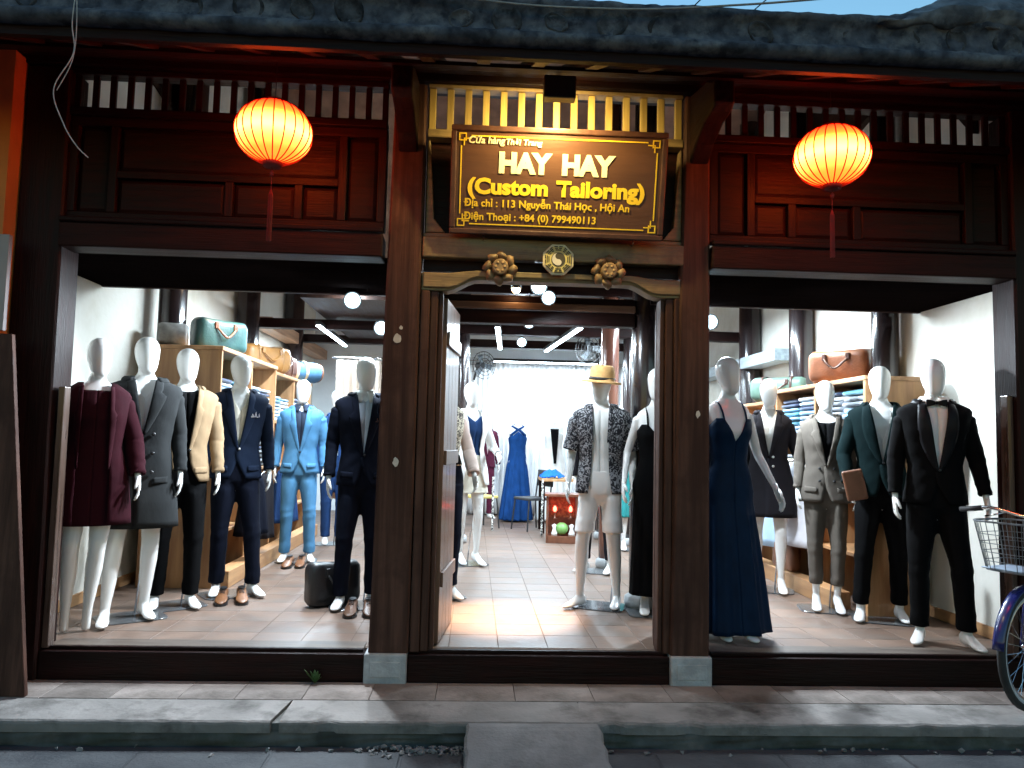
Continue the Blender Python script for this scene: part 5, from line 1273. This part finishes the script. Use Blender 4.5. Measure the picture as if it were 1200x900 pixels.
rp_ = MB()
for ph in (0, PI): rp_.tube([(.009*cos(t*.9+ph), .009*sin(t*.9+ph), .012*t+.0) for t in range(0, 64)], .009, 6)
o = rp_.build('rope_post', ROPE, None, True); o.location = (.30, 6.34, .002); tag(o, 'twisted rope post standing by the yellow chair', 'post')
o = rp_.build('rope_post', ROPE, None, True); o.location = (.95, 5.75, .002); tag(o, 'twisted rope post standing by the altar cabinet', 'post')
# ------------------------------------------------------------------ bicycle, cables, weed
BLUEP = M('bicycle_blue', (.012, .018, .12), (.010, .014, .09), .25, 5, bump=0, coat=.5); TYRE = M('tyre_rubber', (.03, .03, .032), (.02, .02, .02), .8, 20); WHP = M('tyre_white', (.55, .56, .58), (.4, .4, .42), .6, 20); GALV = M('basket_wire', (.24, .26, .28), (.16, .17, .18), .4, 20, metal=.7)
bk = thing('bicycle', 'blue city bicycle with wire front basket parked at the right edge', 'bicycle', (3.14, -.42, GZ), R(22))
# local frame: forward = -X, wheel radius .33; z up; origin below the front hub
RW_ = .335
def circ(c, r, n=40): return [(c[0]+r*cos(2*PI*k/n), c[1], c[2]+r*sin(2*PI*k/n)) for k in range(n)]
def wheel(cx, rotz, nm):
    w = thing(nm, None, None); w.parent = bk; w.location = (cx, 0, RW_+.006); w.rotation_euler = (0, 0, rotz)
    MB().tube(circ((0, 0, 0), RW_-.018), .021, 10, closed=True).build('tyre', TYRE, w, True)
    MB().tube(circ((0, 0, 0), RW_-.035), .0165, 10, closed=True, flat=(1.2, 1)).build('sidewall', WHP, w, True); MB().tube(circ((0, 0, 0), RW_-.055), .012, 8, closed=True).build('rim', CHROME, w, True)
    MB().lathe([(.012, -.05), (.022, -.035), (.015, -.02), (.015, .02), (.022, .035), (.012, .05)], (0, 0, 0), 14, 'y').build('hub', CHROME, w, True)
    sm = MB().tube([(0.0, .03, .018), (0, .004, RW_-.06)], .0014, 4).mesh('spoke'); sm.materials.append(CHROME)
    for k in range(28):
        q = bpy.data.objects.new('spoke', sm); COL.objects.link(q); q.parent = w; q.rotation_euler = (0, 2*PI*k/28, PI*(k % 2))
    fm = MB(); rr = []
    for i in range(25):
        a = R(-15)+R(190)*i/24; r = RW_+.022; rr.append([((r-abs(y)*.25)*cos(a), y, (r-abs(y)*.25)*sin(a)) for y in (-.03, -.018, 0, .018, .03)])
    fm.loft(rr, False, False, False).build('mudguard', BLUEP, w, True, thick=.003)
    return w
st = R(6)
wheel(0, st, 'front_wheel'); wheel(1.06, 0, 'rear_wheel')
hz = RW_+.006
def tb_(nm, pts, r, mat=BLUEP, n=10): 
    p, rr = smooth_tube_rads(pts, [r]*len(pts), 5) if len(pts) > 2 else (pts, [r]*len(pts)); return MB().tube(p, rr, n).build(nm, mat, bk, True)
for s in (-1, 1): tb_('fork_blade', [(0, s*.052, hz), (.03, s*.05, hz+.2), (.07, s*.045, hz+.38), (.085, s*.02, hz+.41)], .012)
tb_('head_tube', [(.085, 0, hz+.40), (.13, 0, hz+.60)], .02); tb_('stem', [(.13, 0, hz+.60), (.145, 0, hz+.69), (.125, 0, hz+.71)], .013, CHROME)
tb_('down_tube', [(.10, 0, hz+.45), (.28, 0, hz+.10), (.47, 0, hz-.05)], .019); tb_('down_tube', [(.11, 0, hz+.53), (.33, 0, hz+.22), (.52, 0, hz+.10)], .016); tb_('seat_tube', [(.47, 0, hz-.05), (.60, 0, hz+.40)], .017); tb_('seat_post', [(.60, 0, hz+.4), (.64, 0, hz+.52)], .013, CHROME)
for s in (-1, 1): tb_('chain_stay', [(.47, s*.02, hz-.05), (1.06, s*.05, hz)], .010); tb_('seat_stay', [(.59, s*.02, hz+.36), (1.06, s*.055, hz)], .009)
tb_('handlebar', [(.30, -.31, hz+.735), (.20, -.27, hz+.76), (.12, -.10, hz+.72), (.125, 0, hz+.71), (.12, .10, hz+.72), (.10, .27, hz+.755), (.10, .44, hz+.735)], .011, CHROME)
GR = M('grip_rubber', (.02, .02, .022), None, .7, 30)
tb_('grip', [(.33, -.325, hz+.728), (.24, -.29, hz+.752)], .016, GR); tb_('grip', [(.10, .47, hz+.730), (.10, .33, hz+.750)], .016, GR)
for s in (-1, 1): tb_('brake_lever', [(.13, s*.2, hz+.735), (.09, s*.26, hz+.715), (.14, s*.34, hz+.70)], .005, CHROME)
sd = MB(); rr = []
for t, w, z in ((0, .022, .0), (.25, .03, .005), (.55, .07, .012), (.85, .10, .03), (1, .085, .04)):
    rr.append([(.50+.27*t, w*cos(a), hz+.54+z+.03*sin(a)) for a in [2*PI*k/12 for k in range(12)]])
sd.loft(rr).build('saddle', GR, bk, True)
tb_('crank', [(.47, .07, hz-.05), (.40, .075, hz-.20)], .009, CHROME); tb_('crank', [(.47, -.07, hz-.05), (.54, -.075, hz+.10)], .009, CHROME); bxp = MB().box(.36, .44, .08, .16, hz-.215, hz-.195).build('pedal', GR, bk, bevel=.004); MB().box(.5, .58, -.16, -.08, hz+.09, hz+.11).build('pedal', GR, bk, bevel=.004)
MB().lathe([(.09, -.003), (.095, 0), (.09, .003)], (.47, .055, hz-.05), 28, 'y').build('chainring', CHROME, bk); MB().box(.90, 1.30, -.07, .07, hz+.40, hz+.412).build('rear_rack', CHROME, bk, bevel=.003)
tb_('kickstand', [(1.0, .05, hz-.05), (.95, .16, -hz+hz+.006)], .008, CHROME)
# basket: wire cage in front of the stem
bs = thing('basket', None, None); bs.parent = bk; bs.location = (-.07, 0, hz+.43)
def bring(z): 
    k = z/.27; a = .135+.035*k; b = .15+.045*k
    return [(a*sp_(cos(2*PI*i/32), .55)-.015*k, b*sp_(sin(2*PI*i/32), .55), z) for i in range(32)]
for z, r_ in ((0, .004), (.05, .0022), (.10, .0022), (.15, .0022), (.20, .0022), (.27, .0055)): MB().tube(bring(z), r_, 6, closed=True).build('hoop', GALV, bs)
b0, b1 = bring(0), bring(.27)
for i in range(32): MB().tube([b0[i], b1[i]], .0022, 5).build('wire', GALV, bs)
for i in range(1, 16): MB().tube([b0[i], b0[32-i]], .0022, 5).build('floor_wire', GALV, bs)
MB().box(-.13, .13, -.145, .145, .005, .012).build('basket_liner', M('liner_blue', (.45, .55, .68), None, .5, 8), bs, bevel=.003)
# cables and string
def cable(lab, pts, r, mat, cat='cable'):
    p, rr = smooth_tube_rads(pts, [r]*len(pts), 8); return tag(MB().tube(p, rr, 6).build('cable', mat, None, True), lab, cat)
GC = M('cable_grey', (.35, .34, .32), (.25, .25, .24), .6, 30); DC = M('cable_dark', (.03, .03, .035), None, .6, 30)
cable('pale grey cable strung along the front of the eave', [(-1.6, -1.08, 3.62), (-.2, -1.08, 3.40), (.6, -1.08, 3.37), (1.3, -1.08, 3.43), (2.3, -1.08, 3.56), (3.6, -1.08, 3.66)], .006, GC)
cable('dark thin wire crossing the sky, lower end above the sign', [(1.0, -.95, 3.42), (2.2, -3.2, 4.05), (4.5, -7, 5.6)], .003, DC); cable('dark thin wire crossing the sky, right one', [(1.35, -.95, 3.46), (2.6, -3.0, 4.1), (5.2, -7, 5.6)], .003, DC)
cable('loose white string dangling from the eave at the left', [(-1.92, -1.08, 3.42), (-1.94, -1.07, 3.18), (-1.93, -1.06, 3.03), (-2.02, -1.04, 2.86), (-1.97, -1.03, 2.70), (-1.91, -1.02, 2.60), (-1.86, -1.0, 2.55)], .0028, M('white_string', (.55, .53, .5), None, .8, 30), 'string')
cable('short frayed string beside the dangling white one', [(-1.93, -1.09, 3.42), (-1.915, -1.08, 3.2), (-1.925, -1.07, 3.0), (-2.0, -1.05, 2.85)], .0022, MATS['white_string'], 'string')
wd = thing('weed', 'small green weed sprouting below the threshold left of the pillar', 'plant', (-.88, -.02, GZ)); LEAF = M('weed_leaf', (.06, .13, .035), (.04, .09, .025), .6, 20)
random.seed(9)
for k in range(13):
    a = random.uniform(-PI, 0); l_ = random.uniform(.05, .10); dx, dy = cos(a), sin(a)*.5; m = MB(); rr = []
    for i in range(6):
        t = i/5; w = .011*sin(PI*(.08+.9*t)); h = l_*1.1*t-.02*t*t; c = Vector((dx*l_*.75*t, dy*l_*.6*t, h)); sd_v = Vector((-dy, dx, 0)).normalized()
        rr.append([c-sd_v*w, c+Vector((0, 0, -w*.4)), c+sd_v*w])
    m.loft(rr, False, False, False).build('leaf', LEAF, wd, True, thick=.0008)
# ------------------------------------------------------------------ lamps of the shop
spotlight((-.92, 1.02, 2.27), (-1.9, .1, .7), 160, 'bright cool spotlight under the left soffit', .062, 112, face=(.1, -1, -.25))
spotlight((-.76, 1.50, 2.14), (-1.8, .0, .8), 115, 'bright cool spotlight beside the left pillar, lower one', .058, 112, face=(.1, -1, -.25))
spotlight((1.85, 1.30, 2.24), (2.9, .35, .7), 150, 'bright cool spotlight beside the right pillar', .06, 125, face=(-.3, -1, -.25))
spotlight((.46, 1.02, 2.42), (.2, -2, 1.6), 14, 'upper cool spotlight over the door lintel', .06, 140, face=(0, -1, -.3))
spotlight((.53, .98, 2.33), (1.0, 1.6, .6), 30, 'lower cool spotlight over the door lintel', .052, 140, face=(0, -1, -.3))
spotlight((.53, 3.0, 2.46), (.3, -2.0, 1.3), 12, 'cool spotlight hanging in the middle of the shop', .06, stem=.3)
spotlight((.58, 5.0, 2.52), (.3, -2.0, 1.3), 12, 'cool spotlight hanging near the back beam', .06, stem=.2)
WARM = emit('warm_bulb', (1, .62, .28), 20)
spotlight((.30, 1.22, 2.44), (.24, .98, 0), 820, 'warm downlight above the doorway floor', .04, 33, (1, .64, .34), WARM)
spotlight((-2.0, 2.2, 2.9), (-2.05, 2.3, 0), 60, 'warm downlight over the left shelves', .045, 75, (1, .80, .55), WARM, .5); spotlight((2.75, 2.0, 2.9), (2.95, 2.1, 0), 50, 'warm downlight over the right shelves', .045, 75, (1, .78, .52), WARM, .5)
def led(lab, a, b, power):
    a = Vector(a); b = Vector(b); c = (a+b)/2; L = (b-a).length
    o = thing('led_track', lab, 'lamp', tuple(c), 0, 'white led tracks'); o.rotation_euler = (0, 0, math.atan2((b-a).y, (b-a).x)-PI/2)
    MB().box(-.035, .035, -L/2, L/2, .006, .05).build('housing', BLACKM, o, bevel=.004); MB().box(-.024, .024, -L/2+.01, L/2-.01, -.012, .0055).build('tube', emit('led_tube', (.74, .90, 1), 18), o, bevel=.006)
    ld = bpy.data.lights.new('led_light', 'AREA'); ld.shape = 'RECTANGLE'; ld.size = .05; ld.size_y = L*.95; ld.energy = power; ld.color = (.72, .88, 1.0)
    q = bpy.data.objects.new('led_light', ld); COL.objects.link(q); q.parent = o; q.location = (0, 0, -.016)
led('white led track left of the centre aisle', (.24, 4.0, 2.60), (.34, 6.0, 2.50), 34); led('white led track right of the centre aisle', (1.18, 3.9, 2.62), (1.0, 6.2, 2.5), 34)
led('white led track over the left display', (-1.3, 2.0, 2.85), (-1.3, 4.2, 2.85), 135); led('white led track over the right display', (2.35, 1.8, 2.85), (2.35, 4.2, 2.85), 125)
led('white led track before the back curtain', (.3, 8.15, 2.6), (2.3, 8.16, 2.6), 32); led('white led track over the left shelves', (-1.9, 4.6, 2.6), (-1.9, 6.6, 2.6), 75)
